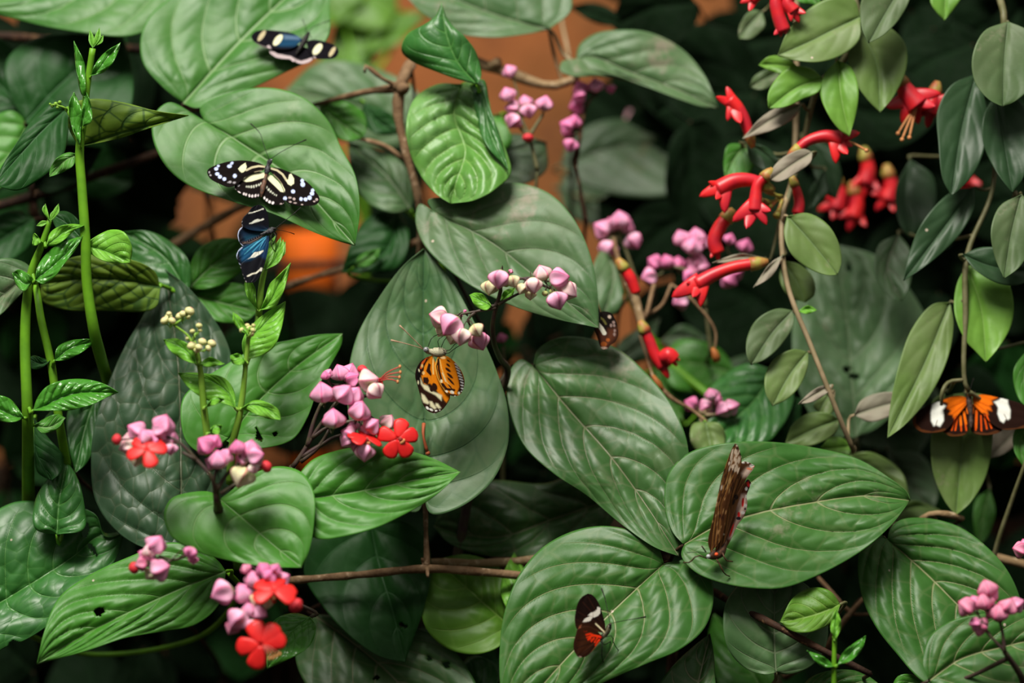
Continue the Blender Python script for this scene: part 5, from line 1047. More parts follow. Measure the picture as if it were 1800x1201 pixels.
p = Plant('vine', 'low vine with rounded dusty leaves, left of the large lower right heart leaf', soilpt(1400, 0.1), 'olive')
p.path([soilpt(1400, 0.1), P(1390, 1260, .09), P(1365, 1185, .075)], [0.003, 0.002]); p.path([P(1390, 1260, .09), P(1300, 1290, .06), P(1220, 1260, .04)], [0.002, 0.0015])
p.leaf([(1364, 1182), (1361, 1120), (1362, 1010)], [(1345, 1186), (1312, 1176), (1282, 1145), (1271, 1100), (1278, 1055), (1310, 1020)], [(1385, 1186), (1425, 1172), (1450, 1140), (1455, 1095), (1438, 1050), (1405, 1020)], 'grey', -.002, N=5, sy=.35)
p.leaf([(1477, 1063), (1430, 1082), (1371, 1094)], [(1460, 1040), (1430, 1033), (1395, 1050)], [(1465, 1092), (1430, 1110), (1392, 1110)], 'yg', -.022, N=5, sy=.5, label='small lime-olive leaf')
p.leaf([(1215, 1255), (1230, 1190), (1248, 1114)], [(1150, 1230), (1175, 1180), (1215, 1140)], [(1255, 1230), (1256, 1180), (1254, 1145)], 'deepd', -.005)
p.leaf([(1370, 1260), (1320, 1180), (1255, 1080)], [(1290, 1260), (1255, 1180), (1245, 1120)], [(1380, 1220), (1350, 1160), (1300, 1110)], 'bright', .11, N=5)
p.leaf([(1400, 1230), (1475, 1205), (1560, 1215)], [(1420, 1195), (1465, 1178), (1515, 1183)], [(1450, 1240), (1520, 1240)], 'deep', .0, N=5)
p.done()
sh = Plant('climbing_shoot', 'small thin green shoot with a closed tip at the bottom edge, right of centre', soilpt(1467, -0.01), 'green', 'shoot')
sh.path([soilpt(1467, -0.01), P(1467, 1260, -.05), P(1466, 1180, -.055), P(1467, 1120, -.055)], [0.0022, 0.0018, 0.0015])
sh.leaf([(1468, 1125), (1468, 1100), (1470, 1072)], [(1460, 1105), (1464, 1085)], [(1478, 1105), (1476, 1085)], 'lime', -.057, q=.0005, step=2)
sh.leaf([(1468, 1172), (1445, 1165), (1418, 1144)], [(1445, 1172)], [(1448, 1155)], 'young', -.055, q=.0006, step=2.5)
sh.leaf([(1472, 1170), (1495, 1150), (1522, 1118)], [(1480, 1150), (1500, 1132)], [(1495, 1162), (1515, 1142)], 'young', -.057, q=.0006, step=2.5)
sh.done()

# lower centre dark
p = Plant('vine', 'shaded vine with dark drooping leaves under the horizontal brown branch', soilpt(700, 0.16), 'darkbark')
p.path([soilpt(700, 0.16), P(700, 1250, .15), P(690, 1050, .14), P(660, 920, .13), P(900, 870, .16)], [0.004, 0.003])
p.leaf([(650, 915), (668, 1000), (692, 1080), (712, 1165)], [(590, 915), (545, 950), (535, 1010), (566, 1065), (615, 1118), (665, 1153)], [(710, 915), (750, 950), (757, 1010), (742, 1080), (724, 1130)], 'dark', .055, N=4, s=.5, label='dark leaf with chewed brown spots', holes=[(706, 1100, 5, 4), (714, 1103, 4, 3)])
p.leaf([(900, 1105), (850, 1060), (800, 1015), (765, 985)], [(895, 1050), (880, 1000), (820, 975)], [(880, 1135), (840, 1150), (790, 1142), (752, 1110), (740, 1070), (750, 1020)], 'yg', .055, N=5, label='yellow-green leaf')
p.leaf([(900, 1090), (915, 1030), (904, 972)], [(880, 1040), (888, 1000)], [(940, 1060), (926, 1010)], 'lime', .05, N=4)
p.leaf([(550, 1080), (620, 1130), (690, 1190), (760, 1270)], [(520, 1130), (530, 1190), (600, 1260)], [(620, 1085), (700, 1100), (770, 1120), (815, 1165), (840, 1230)], 'deepd', .05, N=6, holes=[(753, 1158, 4, 4), (786, 1168, 7, 5), (662, 1192, 6, 4)])
p.leaf([(860, 1230), (830, 1195), (812, 1168)], [(800, 1200)], [(880, 1180), (850, 1155), (825, 1155)], 'glossy', .06, N=5)
p.leaf([(1100, 870), (980, 910), (870, 945), (762, 925)], [(1060, 940), (1000, 965), (930, 978), (850, 976), (790, 955)], [(1050, 820), (960, 850), (860, 845), (790, 870)], 'deepd', .085, N=5, s=.3, q=.004, sy=.5, label='dark drooping leaf with pale panels')
p.done()

# ---------------------------------------------------------------- woody branches
def branch(label, paths, mat, root, name='branch', cat='branch'):
    e = thing(name, label, cat, root, 'woody branches and sticks among the leaves'); mb = MB()
    for pts, r in paths:
        if isinstance(pts[-1], Vector):                             # the way to the soil runs back under the foliage
            a_ = P(*pts[0]); rb = MB(); k_ = max(.33, a_.y + .02)
            rb.tube([a_, a_ + Vector((0, .05, -.012)), Vector((a_.x, k_, a_.z - .10)), Vector((a_.x, k_ + .03, min(a_.z - .12, GZ(a_.x, k_ + .03))))], [0.0015, 0.0013, 0.0018, 0.0018], 6)
            rb.build('root_stem', STEM['darkbark'], e)
            if len(pts) < 5: continue
            pts = pts[:-2]
        w_ = [q if isinstance(q, Vector) else P(*q) for q in pts]
        n = max(8, int(sum((a - b_).length for a, b_ in zip(w_, w_[1:])) / 0.008)); rr = np.interp(np.linspace(0, 1, n), np.linspace(0, 1, len(r)), r)
        rr = rr * (1 + 0.10 * np.sin(np.arange(n) * 1.7) + 0.10 * RNG.rand(n)); mb.tube(w_, list(rr), 9, 0, n=n)
    mb.build('wood', STEM[mat], e); return e
wb = branch('horizontal brown branch with an upright side twig, crossing the lower middle', [
 ([(505, 1021, .035), (640, 1010, .035), (748, 1000, .03), (850, 1006, .035), (930, 1014, .045), (1010, 1030, .10)], [.0026, .0027, .0030, .0027, .0023]),
 ([(751, 1004, .03), (749, 950, .035), (748, 890, .05), (750, 850, .07)], [.0024, .0017, .0016, .0014]),
 ([(751, 1000, .028), (752, 1014, .020)], [.0018, .001]), ([(745, 990, .032), (742, 982, .030)], [.0016, .001]),
 ([(505, 1021, .035), (470, 1040, .06), (450, 1150, .08), soilpt(450, .1)], [.0020, .003])], 'bark', P(750, 1000, .03))
branch('thick pale tan branch lying behind the horizontal brown one', [([(700, 992, .07), (760, 988, .065), (850, 990, .06), (950, 983, .06), (1050, 975, .07)], [.0022, .0028, .003, .0036]), ([(1050, 975, .10), (1100, 1050, .14), (1090, 1250, .15), soilpt(1090, .15)], [.0036, .004])], 'tan', P(850, 990, .13))
branch('dark red-brown twig slanting down at the bottom right of centre', [([(1255, 1040, .05), (1300, 1068, .01), (1360, 1098, -.018), (1430, 1135, -.024), (1530, 1185, -.03)], [.0024, .0025, .0024, .0022]), ([(1530, 1185, -.03), (1560, 1240, .02), soilpt(1560, .03)], [.0022, .003])], 'darkbark', P(1400, 1120, .03))
branch('forked tan twigs beside the lower right heart leaf', [([(1438, 1015, .10), (1465, 1045, .09), (1497, 1078, .08), (1530, 1080, .09)], [.0013, .0016, .001]), ([(1520, 1050, .08), (1495, 1078, .08), (1470, 1110, .08), (1450, 1142, .09), (1380, 1190, .12), (1340, 1240, .13), soilpt(1330, .14)], [.0012, .0022, .0022, .0025, .003])], 'bark', P(1495, 1078, .08))
branch('knotty forked vine stem at the upper centre-left', [
 ([(722, 112, .12), (708, 140, .11), (702, 160, .11), (700, 200, .11), (712, 262, .105), (735, 345, .11), (742, 400, .12), (740, 460, .14), (720, 700, .2), soilpt(720, .22)], [.0042, .0045, .0036, .0030, .0028, .0030, .0034, .004]),
 ([(704, 155, .11), (650, 160, .11), (600, 172, .12), (555, 184, .14)], [.0034, .0024, .0020, .0018]),
 ([(700, 152, .11), (672, 138, .10), (652, 122, .10), (642, 116, .10), (641, 128, .10)], [.0018, .0014, .0018, .0012]),
 ([(708, 280, .12), (680, 258, .12), (625, 242, .13)], [.0016, .0018, .0012]),
 ([(700, 148, .108), (712, 160, .104)], [.0048, .0045])], 'bark', P(704, 158, .11))
branch('bent pale tan vine stem under the upper right grey-green leaf', [
 ([(835, 108, .16), (860, 118, .16), (885, 124, .155), (930, 142, .155), (970, 151, .155), (1015, 138, .16)], [.0040, .0036, .0044, .0032, .0034, .0026]),
 ([(862, 115, .155), (878, 108, .15)], [.003, .0034]),
 ([(1015, 138, .16), (1045, 130, .18), soilpt(1050, .3)], [.0026, .0035, .004]), ([(990, 148, .16), (975, 100, .16), (965, 52, .16)], [.0012, .0014])], 'tan', P(930, 142, .155))
branch('blurred brown twig running right behind the perched blue butterfly', [([(495, 505, .18), (560, 485, .18), (640, 462, .17), (740, 422, .15), (790, 400, .15)], [.0022, .0022, .0026]), ([(495, 505, .18), (470, 700, .2), soilpt(470, .22)], [.0022, .003])], 'bark', P(640, 462, .17))
branch('blurred brown stick slanting up behind the leaves at left', [([(240, 470, .2), (330, 415, .2), (440, 355, .2), (520, 320, .2)], [.0030, .0034]), ([(240, 470, .2), (230, 700, .2), soilpt(230, .22)], [.003, .003])], 'bark', P(380, 390, .2))
branch('dark stick crossing behind the tall shoot at upper left', [([(-40, 372, .17), (60, 345, .17), (170, 308, .17), (300, 262, .17)], [.0040, .0036, .003]), ([(-40, 372, .17), (-60, 700, .18), soilpt(-60, .2)], [.004, .004])], 'darkbark', P(120, 325, .17))
branch('dark brown rod running along the top left corner', [([(-60, 58, .2), (100, 72, .2), (250, 88, .2), (330, 96, .2)], [.0034, .0034]), ([(-60, 58, .2), (-80, 500, .2), soilpt(-80, .2)], [.0034, .004])], 'darkbark', P(120, 74, .2))

# ---------------------------------------------------------------- upper middle leaves
p = Plant('vine', 'vine with a dark curled leaf above a crumpled yellow-green leaf, top centre', soilpt(800, 0.18), 'green')
p.path([soilpt(800, 0.2), P(780, 900, .18), P(770, 500, .15), P(800, 380, .13), P(835, 240, .10), P(832, 140, .085)], [0.003, 0.0025, 0.002])
p.leaf([(838, 148), (805, 110), (785, 60), (776, 5)], [(800, 138), (762, 124), (725, 108), (706, 90), (716, 62), (748, 42), (766, 28)], [(846, 135), (838, 95), (820, 68), (798, 48), (784, 28)], 'glossy', .06, sy=.15, N=6, s=.3, curl=.35, q=.0014, label='dark curled cupped leaf')
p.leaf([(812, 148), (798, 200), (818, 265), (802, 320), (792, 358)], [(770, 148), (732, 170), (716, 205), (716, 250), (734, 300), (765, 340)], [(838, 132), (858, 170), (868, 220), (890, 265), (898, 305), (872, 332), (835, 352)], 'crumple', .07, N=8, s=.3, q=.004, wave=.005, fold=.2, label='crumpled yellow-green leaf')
p.leaf([(830, 150), (845, 160), (862, 235), (893, 300)], [(835, 190), (852, 250)], [(850, 140), (862, 190), (882, 250)], 'glossy', .062, N=5)
p.leaf([(722, 368), (680, 310), (612, 250)], [(730, 330), (705, 285), (660, 262)], [(690, 374), (645, 355), (618, 305)], 'grey', .15, N=5)
p.leaf([(740, 240), (640, 190), (500, 160)], [(740, 170), (660, 120), (560, 110)], [(680, 260), (580, 240), (520, 205)], 'grey', .24, N=5)
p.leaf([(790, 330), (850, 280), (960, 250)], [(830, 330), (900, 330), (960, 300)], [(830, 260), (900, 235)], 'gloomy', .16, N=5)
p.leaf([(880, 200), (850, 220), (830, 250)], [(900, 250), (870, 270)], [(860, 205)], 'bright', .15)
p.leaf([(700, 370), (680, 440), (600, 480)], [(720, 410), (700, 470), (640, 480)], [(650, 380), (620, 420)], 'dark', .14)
p.leaf([(622, 470), (645, 455), (668, 438)], [(640, 470), (662, 460)], [(630, 452), (652, 440)], 'bright', .12)
p.leaf([(640, 180), (660, 210), (700, 235)], [(635, 210), (660, 235)], [(670, 190), (695, 210)], 'dark', .15)
p.done()

p = Plant('vine', 'dusty grey-green vine with large leaves across the top, right of the curled leaf', soilpt(1000, 0.22), 'pinkish')
p.path([soilpt(1020, .25), P(1040, 900, .25), P(1060, 400, .22), P(1012, 140, .16), P(1008, 110, .15)], [.003, .002])
p.leaf([(1012, 106), (1040, 100), (1110, 128), (1190, 158), (1263, 191)], [(1018, 80), (1045, 60), (1085, 53), (1140, 57), (1198, 86), (1240, 135)], [(988, 108), (985, 124), (1005, 134), (1060, 135), (1125, 149), (1190, 173), (1235, 188)], 'grey', .14, N=5, s=.5, fold=.15, label='dusty grey-green leaf pointing right')
p.leaf([(965, 52), (860, 22), (690, -50)], [(925, 60), (860, 66), (800, 58), (755, 32), (715, -5)], [(1005, 15), (985, -50), (880, -80), (780, -80)], 'grey', .15, N=5, s=.5, label='grey leaf cut by the top edge')
p.leaf([(1000, 12), (1040, 22), (1092, 46)], [(1040, 38), (1070, 46)], [(1040, 5), (1080, 20)], 'darker', .25)
p.done()

# ---------------------------------------------------------------- far plants
def lf(p, spec, kind, d, **kw):
    for (mid, A, B) in spec: p.leaf(mid, A, B, kind, d, step=7, **kw)
p = Plant('vine', 'blurred olive vine in the shade behind the upper centre pink buds', soilpt(1120, .4), 'olive')
p.path([soilpt(1120, .4), P(1130, 800, .38), P(1120, 450, .34), P(1100, 300, .32)], [.004, .003])
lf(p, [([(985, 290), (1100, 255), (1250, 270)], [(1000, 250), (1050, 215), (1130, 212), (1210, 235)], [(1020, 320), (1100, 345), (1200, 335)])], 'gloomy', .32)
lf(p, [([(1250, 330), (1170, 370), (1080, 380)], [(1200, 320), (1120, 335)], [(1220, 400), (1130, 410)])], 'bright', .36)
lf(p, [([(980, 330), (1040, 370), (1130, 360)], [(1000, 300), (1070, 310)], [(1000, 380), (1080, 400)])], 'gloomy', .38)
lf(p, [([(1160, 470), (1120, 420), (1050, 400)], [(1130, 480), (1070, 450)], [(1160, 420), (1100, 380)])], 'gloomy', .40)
p.done()
p = Plant('vine', 'blurred bright green vine in the far gap right of the blue-black butterfly', soilpt(640, .6), 'green')
p.path([soilpt(640, .6), P(640, 500, .55), P(640, 150, .5)], [.004, .003])
for spec in (([(590, 120), (620, 60), (680, 0)], [(580, 80), (600, 20)], [(650, 110), (700, 50)]), ([(600, 40), (560, -10), (620, -60)], [(560, 40)], [(640, 0)]), ([(650, 150), (620, 110), (560, 100)], [(640, 170), (570, 150)], [(660, 110), (600, 80)]), ([(640, 90), (700, 60), (760, 20)], [(680, 90)], [(670, 30)]), ([(700, 20), (650, -10), (600, 30)], [(680, 50), (630, 50)], [(690, -30)])):
    p.leaf(*spec, 'yg', .5 + RNG.rand() * .06, step=8, pet=True, pr=.002)
p.leaf([(480, 290), (440, 330), (330, 330)], [(450, 360)], [(400, 290)], 'gloomy', .4, step=8)
p.done()

p = Plant('vine', 'blurred vine with one huge grey-green leaf with small holes, behind the hanging stems at right', soilpt(1500, .24), 'olive')
p.path([soilpt(1500, .25), P(1510, 900, .22), P(1500, 760, .19)], [.004, .003])
p.leaf([(1505, 770), (1498, 680), (1488, 560), (1470, 430)], [(1450, 760), (1405, 690), (1392, 600), (1402, 520), (1430, 455)], [(1545, 750), (1610, 680), (1640, 600), (1600, 510), (1540, 450)], 'greylit', .16, N=5, s=.5, sy=.5, q=.004, holes=[(1488, 650, 6, 6), (1502, 662, 9, 6), (1492, 470, 5, 9)], label='huge blurred leaf with three holes')
lf(p, [([(1560, 640), (1600, 690), (1660, 740)], [(1540, 690), (1600, 750)], [(1610, 650), (1650, 690)]), ([(1500, 780), (1540, 740), (1640, 760)], [(1540, 790), (1600, 810)], [(1560, 720)])], 'gloomy', .2)
lf(p, [([(1490, 800), (1540, 825), (1600, 880)], [(1500, 840), (1560, 880)], [(1530, 795), (1585, 830)])], 'olive', .10)
lf(p, [([(1560, 790), (1590, 840), (1640, 900)], [(1570, 860), (1600, 900)], [(1620, 800), (1650, 860)])], 'gloomy', .18)
lf(p, [([(1560, 910), (1610, 890), (1660, 900)], [(1600, 920)], [(1600, 880)]), ([(1660, 960), (1640, 930), (1600, 915)], [(1630, 955)], [(1660, 925)])], 'olive', .12)
lf(p, [([(1700, 980), (1690, 950), (1650, 925)], [(1670, 970)], [(1700, 935), (1670, 920)])], 'gloomy', .12)
lf(p, [([(1390, 640), (1350, 690), (1340, 760)], [(1340, 660), (1320, 720)], [(1395, 700), (1370, 760)]), ([(1420, 760), (1470, 830), (1440, 790)], [(1440, 800)], [(1450, 770)])], 'dark', .15)
p.done()

p = Plant('vine', 'shaded green vine with glossy glinting leaves behind the small pink buds right of centre', soilpt(1280, .2), 'green')
p.path([soilpt(1270, .22), P(1280, 900, .2), P(1300, 760, .17), P(1180, 640, .2)], [.004, .003])
p.leaf([(1360, 650), (1330, 700), (1290, 740), (1240, 800)], [(1310, 640), (1250, 680), (1225, 740)], [(1395, 690), (1375, 750), (1330, 790)], 'glossy', .11, N=7, q=.004, sy=.7)
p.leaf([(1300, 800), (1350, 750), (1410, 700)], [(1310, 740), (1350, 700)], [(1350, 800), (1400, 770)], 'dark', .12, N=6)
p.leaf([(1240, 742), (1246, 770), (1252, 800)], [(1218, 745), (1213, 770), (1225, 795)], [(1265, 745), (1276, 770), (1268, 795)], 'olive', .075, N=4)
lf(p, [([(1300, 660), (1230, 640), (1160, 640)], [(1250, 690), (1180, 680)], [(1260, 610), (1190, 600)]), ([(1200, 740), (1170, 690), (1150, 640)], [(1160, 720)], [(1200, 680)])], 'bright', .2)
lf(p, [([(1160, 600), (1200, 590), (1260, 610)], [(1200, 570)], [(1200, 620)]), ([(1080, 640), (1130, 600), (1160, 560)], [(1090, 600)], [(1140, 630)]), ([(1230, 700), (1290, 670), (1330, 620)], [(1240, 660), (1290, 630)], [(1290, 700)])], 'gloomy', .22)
lf(p, [([(1060, 430), (1080, 480), (1060, 560)], [(1040, 480)], [(1095, 500), (1085, 550)])], 'grey', .14)
p.done()

# background pink sprays
def pinkplant(label, root, d, stalks, buds, flowers=(), stemk='olive'):
    p = Plant('bud_spray', label, soilpt(root[0], d), stemk, 'flower', 'blurred bud sprays behind the leaves')
    p.path([soilpt(root[0], d + .02), P(root[0], 900, d + .02), P(root[0] + (root[2] if len(root) > 2 else 0), root[1] + 60, d + .01), P(stalks[0][0][0], stalks[0][0][1], d)], [.002, .0015, .001], nodes=False)
    cluster(p.e, d, stalks, buds, flowers, smat=stemk, r=.001); p.done()
pinkplant('blurred spray of six pink buds beside the tip of the central grey leaf', (1090, 480), .16, [[(1120, 500), (1100, 440), (1085, 410)], [(1085, 420), (1068, 420)]], [(1058, 402, 16, 150, 'pink'), (1075, 395, 13, 110, 'pink'), (1090, 386, 16, 100, 'pink'), (1100, 398, 15, 60, 'pink'), (1114, 424, 15, 300, 'pink'), (1068, 438, 16, 260, 'pink'), (1062, 412, 11, 200, 'mag')])
pinkplant('blurred broad spray of pink and mauve buds behind the drooping red flowers', (1240, 560, 10), .15, [[(1240, 540), (1232, 490), (1215, 440)], [(1232, 490), (1190, 470), (1160, 475)], [(1232, 490), (1270, 470), (1290, 450)], [(1232, 500), (1215, 520)]], [(1197, 418, 14, 110, 'pink'), (1224, 415, 15, 100, 'pink'), (1218, 432, 16, 80, 'pink'), (1236, 425, 11, 60, 'pink'), (1150, 461, 13, 150, 'mag'), (1172, 459, 12, 110, 'mag'), (1192, 462, 12, 90, 'mag'), (1141, 487, 14, 190, 'pink'), (1225, 458, 15, 80, 'pink'), (1218, 475, 13, 120, 'pink'), (1212, 488, 12, 220, 'mag'), (1226, 484, 10, 270, 'pink'), (1283, 492, 15, 320, 'mag'), (1296, 478, 12, 20, 'mag'), (1310, 432, 13, 70, 'mag'), (1283, 420, 10, 70, 'mag'), (1196, 530, 14, 200, 'pink'), (1235, 470, 12, 20, 'pink')])
pinkplant('small blurred pink bud group low at right of centre, on a brown stalk', (1235, 780), .10, [[(1245, 760), (1232, 740), (1240, 722)], [(1240, 730), (1268, 728)], [(1236, 728), (1218, 716)]], [(1214, 711, 13, 150, 'mag'), (1240, 716, 13, 220, 'pink'), (1250, 693, 11, 110, 'pink'), (1258, 700, 12, 60, 'pink'), (1270, 720, 14, 220, 'pink'), (1287, 715, 13, 20, 'pink')], stemk='pinkish')
pinkplant('blurred light pink buds hanging below the bent pale stem', (935, 330), .12, [[(945, 300), (930, 240), (915, 205)], [(930, 240), (905, 215)], [(930, 240), (955, 200)]], [(892, 166, 13, 110, 'pink'), (900, 190, 13, 180, 'pink'), (902, 213, 14, 240, 'pink'), (923, 179, 12, 100, 'pink'), (929, 196, 13, 280, 'pink'), (958, 182, 14, 80, 'pink'), (896, 125, 12, 120, 'pink'), (928, 244, 10, 270, 'red')])
pinkplant('blurred magenta buds on a dark stalk below the upper right grey leaf', (1030, 330), .15, [[(1012, 290), (1020, 240), (1030, 190), (1045, 165)], [(1020, 230), (1008, 225)]], [(1047, 150, 13, 100, 'pink'), (1022, 155, 13, 110, 'mag'), (1018, 168, 12, 200, 'mag'), (1013, 186, 14, 200, 'mag'), (1009, 213, 12, 80, 'mag'), (996, 221, 13, 160, 'mag'), (997, 234, 10, 240, 'mag'), (1003, 256, 12, 250, 'mag'), (1074, 157, 8, 280, 'mag')], stemk='darkbark')
pinkplant('far red bud with two pale buds below the upper right grey leaf', (1150, 330), .42, [[(1150, 280), (1145, 240), (1140, 225)]], [(1140, 215, 14, 130, 'pale'), (1145, 220, 14, 250, 'pale'), (1163, 198, 19, 40, 'red'), (1110, 204, 12, 120, 'pale')])
pinkplant('tiny pink bud in the dark gap right of the silvery heart leaf', (884, 680), .12, [[(886, 640), (884, 610)]], [(882, 594, 9, 110, 'mag'), (1030, 380, 12, 90, 'mag')][:1])

# ---------------------------------------------------------------- hanging oval-leaved plants with red tube flowers
TOPZ = 30
def hang(label, d, paths, leaves, root, stemk='olive'):
    p = Plant('hanging_plant', label, P(root[0], -160, d + .03), stemk)
    for pts, r in paths: p.path(pts, r)
    for spec in leaves:
        mid, A, B, kind = spec[:4]; kw = spec[4] if len(spec) > 4 else {}
        dd = kw.pop('dd', 0.0); kw.setdefault('N', 4); kw.setdefault('q', .0006); kw.setdefault('wave', .0012); kw.setdefault('fold', .14); kw.setdefault('sy', .3)
        p.leaf(mid, A, B, kind, d + dd, pr=.0012, **kw)
    return p
p = hang('hanging plant with lime and olive oval leaves and curved red tube flowers, upper right', .07, [
  ([(1500, -160, .10), (1500, -20, .09), (1508, 45, .085), (1480, 110, .09), (1440, 150, .09), (1410, 260, .09), (1385, 350, .08), (1372, 385, .075)], [.003, .0022, .0018]),
  ([(1400, -160, .12), (1370, -20, .11)], [.0022, .0016])], [
  ([(1512, 30), (1470, 50), (1420, 75), (1367, 98)], [(1500, -2), (1455, -2), (1410, 25), (1382, 60)], [(1510, 70), (1480, 97), (1440, 109), (1400, 107)], 'olive', dict(dd=-.01, label='largest pale oval leaf')),
  ([(1510, 48), (1540, 110), (1547, 198)], [(1492, 80), (1496, 130), (1522, 172)], [(1550, 42), (1590, 75), (1593, 120), (1572, 168)], 'olive', dict(dd=.0)),
  ([(1600, -45), (1565, 10), (1527, 76)], [(1540, -40), (1513, 5), (1515, 50)], [(1600, -5), (1580, 35), (1552, 62)], 'oliveb', dict(dd=-.02)),
  ([(1690, -60), (1665, -15), (1660, 36)], [(1650, -30), (1635, 0), (1648, 24)], [(1695, -20), (1680, 12)], 'ovlime', dict(dd=.01)),
  ([(1408, 122), (1375, 115), (1334, 114)], [(1380, 130), (1355, 125)], [(1380, 100), (1350, 100)], 'ovlime', dict(dd=.01)),
  ([(1446, 138), (1400, 155), (1351, 191)], [(1425, 120), (1390, 118), (1365, 138), (1350, 165)], [(1440, 160), (1410, 175), (1380, 188)], 'ovlime', dict(dd=-.01)),
  ([(1473, 106), (1478, 165), (1493, 240)], [(1450, 130), (1442, 165), (1455, 200), (1475, 228)], [(1495, 118), (1508, 150), (1506, 195)], 'ovlime', dict(dd=-.012)),
  ([(1408, 184), (1360, 208), (1305, 244)], [(1385, 182), (1340, 205)], [(1398, 205), (1355, 230)], 'dusty', dict(dd=.0)),
  ([(1372, 125), (1345, 138), (1318, 155)], [(1350, 122), (1325, 135)], [(1365, 145), (1338, 158)], 'oliveb', dict(dd=.04)),
  ([(1340, 20), (1320, 40), (1298, 68)], [(1320, 18), (1300, 45)], [(1345, 45), (1322, 68)], 'oliveb', dict(dd=.05)),
  ([(1312, 254), (1290, 280), (1275, 318)], [(1280, 255), (1272, 285)], [(1330, 275), (1312, 310)], 'bright', dict(dd=.03)),
  ([(1312, 252), (1345, 272), (1372, 300)], [(1345, 258), (1368, 280)], [(1320, 285), (1350, 302)], 'olived', dict(dd=.02)),
  ([(1428, 268), (1395, 288), (1354, 317)], [(1412, 262), (1375, 278), (1356, 300)], [(1425, 285), (1395, 308), (1368, 320)], 'dusty', dict(dd=-.02)),
  ([(1376, 449), (1350, 475), (1324, 506)], [(1355, 462)], [(1358, 485)], 'dusty', dict(dd=-.02)),
  ([(1345, 453), (1300, 452), (1252, 462)], [(1300, 446)], [(1300, 460)], 'dusty', dict(dd=-.01)),
  ([(1400, -30), (1420, -10), (1440, 10)], [(1400, 0)], [(1440, -20)], 'bright', dict(dd=.02)),
  ([(1450, 300), (1440, 330), (1420, 370)], [(1425, 330)], [(1455, 340)], 'olived', dict(dd=.05)),
  ([(1420, 240), (1450, 290), (1470, 350)], [(1425, 290), (1450, 340)], [(1460, 260), (1480, 310)], 'olived', dict(dd=.08)),
  ], (1500, 0))
e = p.e
lipstick(e, [(1320, 248), (1310, 215), (1296, 190), (1282, 175)], .075, (7, 10, 12), [(110, 28), (165, 30), (250, 30), (285, 42)], calyx=True)
lipstick(e, [(1395, 268), (1420, 248), (1450, 240), (1478, 245)], .065, (7, 9, 13), [(15, 40), (330, 30), (270, 42), (300, 38)], stam=[(335, 48)])
lipstick(e, [(1350, 330), (1325, 318), (1292, 318), (1262, 333)], .055, (8, 12, 15), [(200, 42), (170, 26), (270, 44), (240, 30)])
lipstick(e, [(1350, 306), (1332, 325), (1328, 350), (1326, 370)], .050, (8, 9, 13), [(215, 45), (250, 44), (300, 38), (330, 30)])
lipstick(e, [(1282, 378), (1265, 400), (1256, 425), (1262, 445)], .075, (10, 12, 12), [(280, 20), (240, 18)])
lipstick(e, [(1395, 320), (1402, 340), (1405, 360), (1402, 375)], .065, (6, 8, 10), [(270, 16), (240, 16)])
lipstick(e, [(1385, -25), (1365, 0), (1368, 25), (1378, 55)], .06, (8, 11, 12), [(260, 16), (230, 20), (300, 18)])
lipstick(e, [(1350, -25), (1335, -12), (1320, 0)], .07, (8, 9, 10), [(200, 24), (250, 26)])
lipstick(e, [(1400, -20), (1385, 5), (1395, 20)], .055, (8, 9, 12), [(300, 28), (330, 26), (270, 24)])
lipstick(e, [(1338, 462), (1290, 470), (1255, 483), (1225, 500)], .055, (9, 10, 13), [(205, 55), (190, 26), (265, 42), (240, 36)])
mb = MB()
for a_, b_ in (((1370, 345), (1345, 370)), ((1372, 350), (1340, 355)), ((1375, 350), (1365, 380)), ((1375, 345), (1350, 335))): mb.tube([P(*a_, .075), P((a_[0] + b_[0]) / 2, (a_[1] + b_[1]) / 2 + 3, .07), P(*b_, .065)], [.0012, .0014, .0030], 8)
mb.build('calyx', LIPC, e)
p.done()

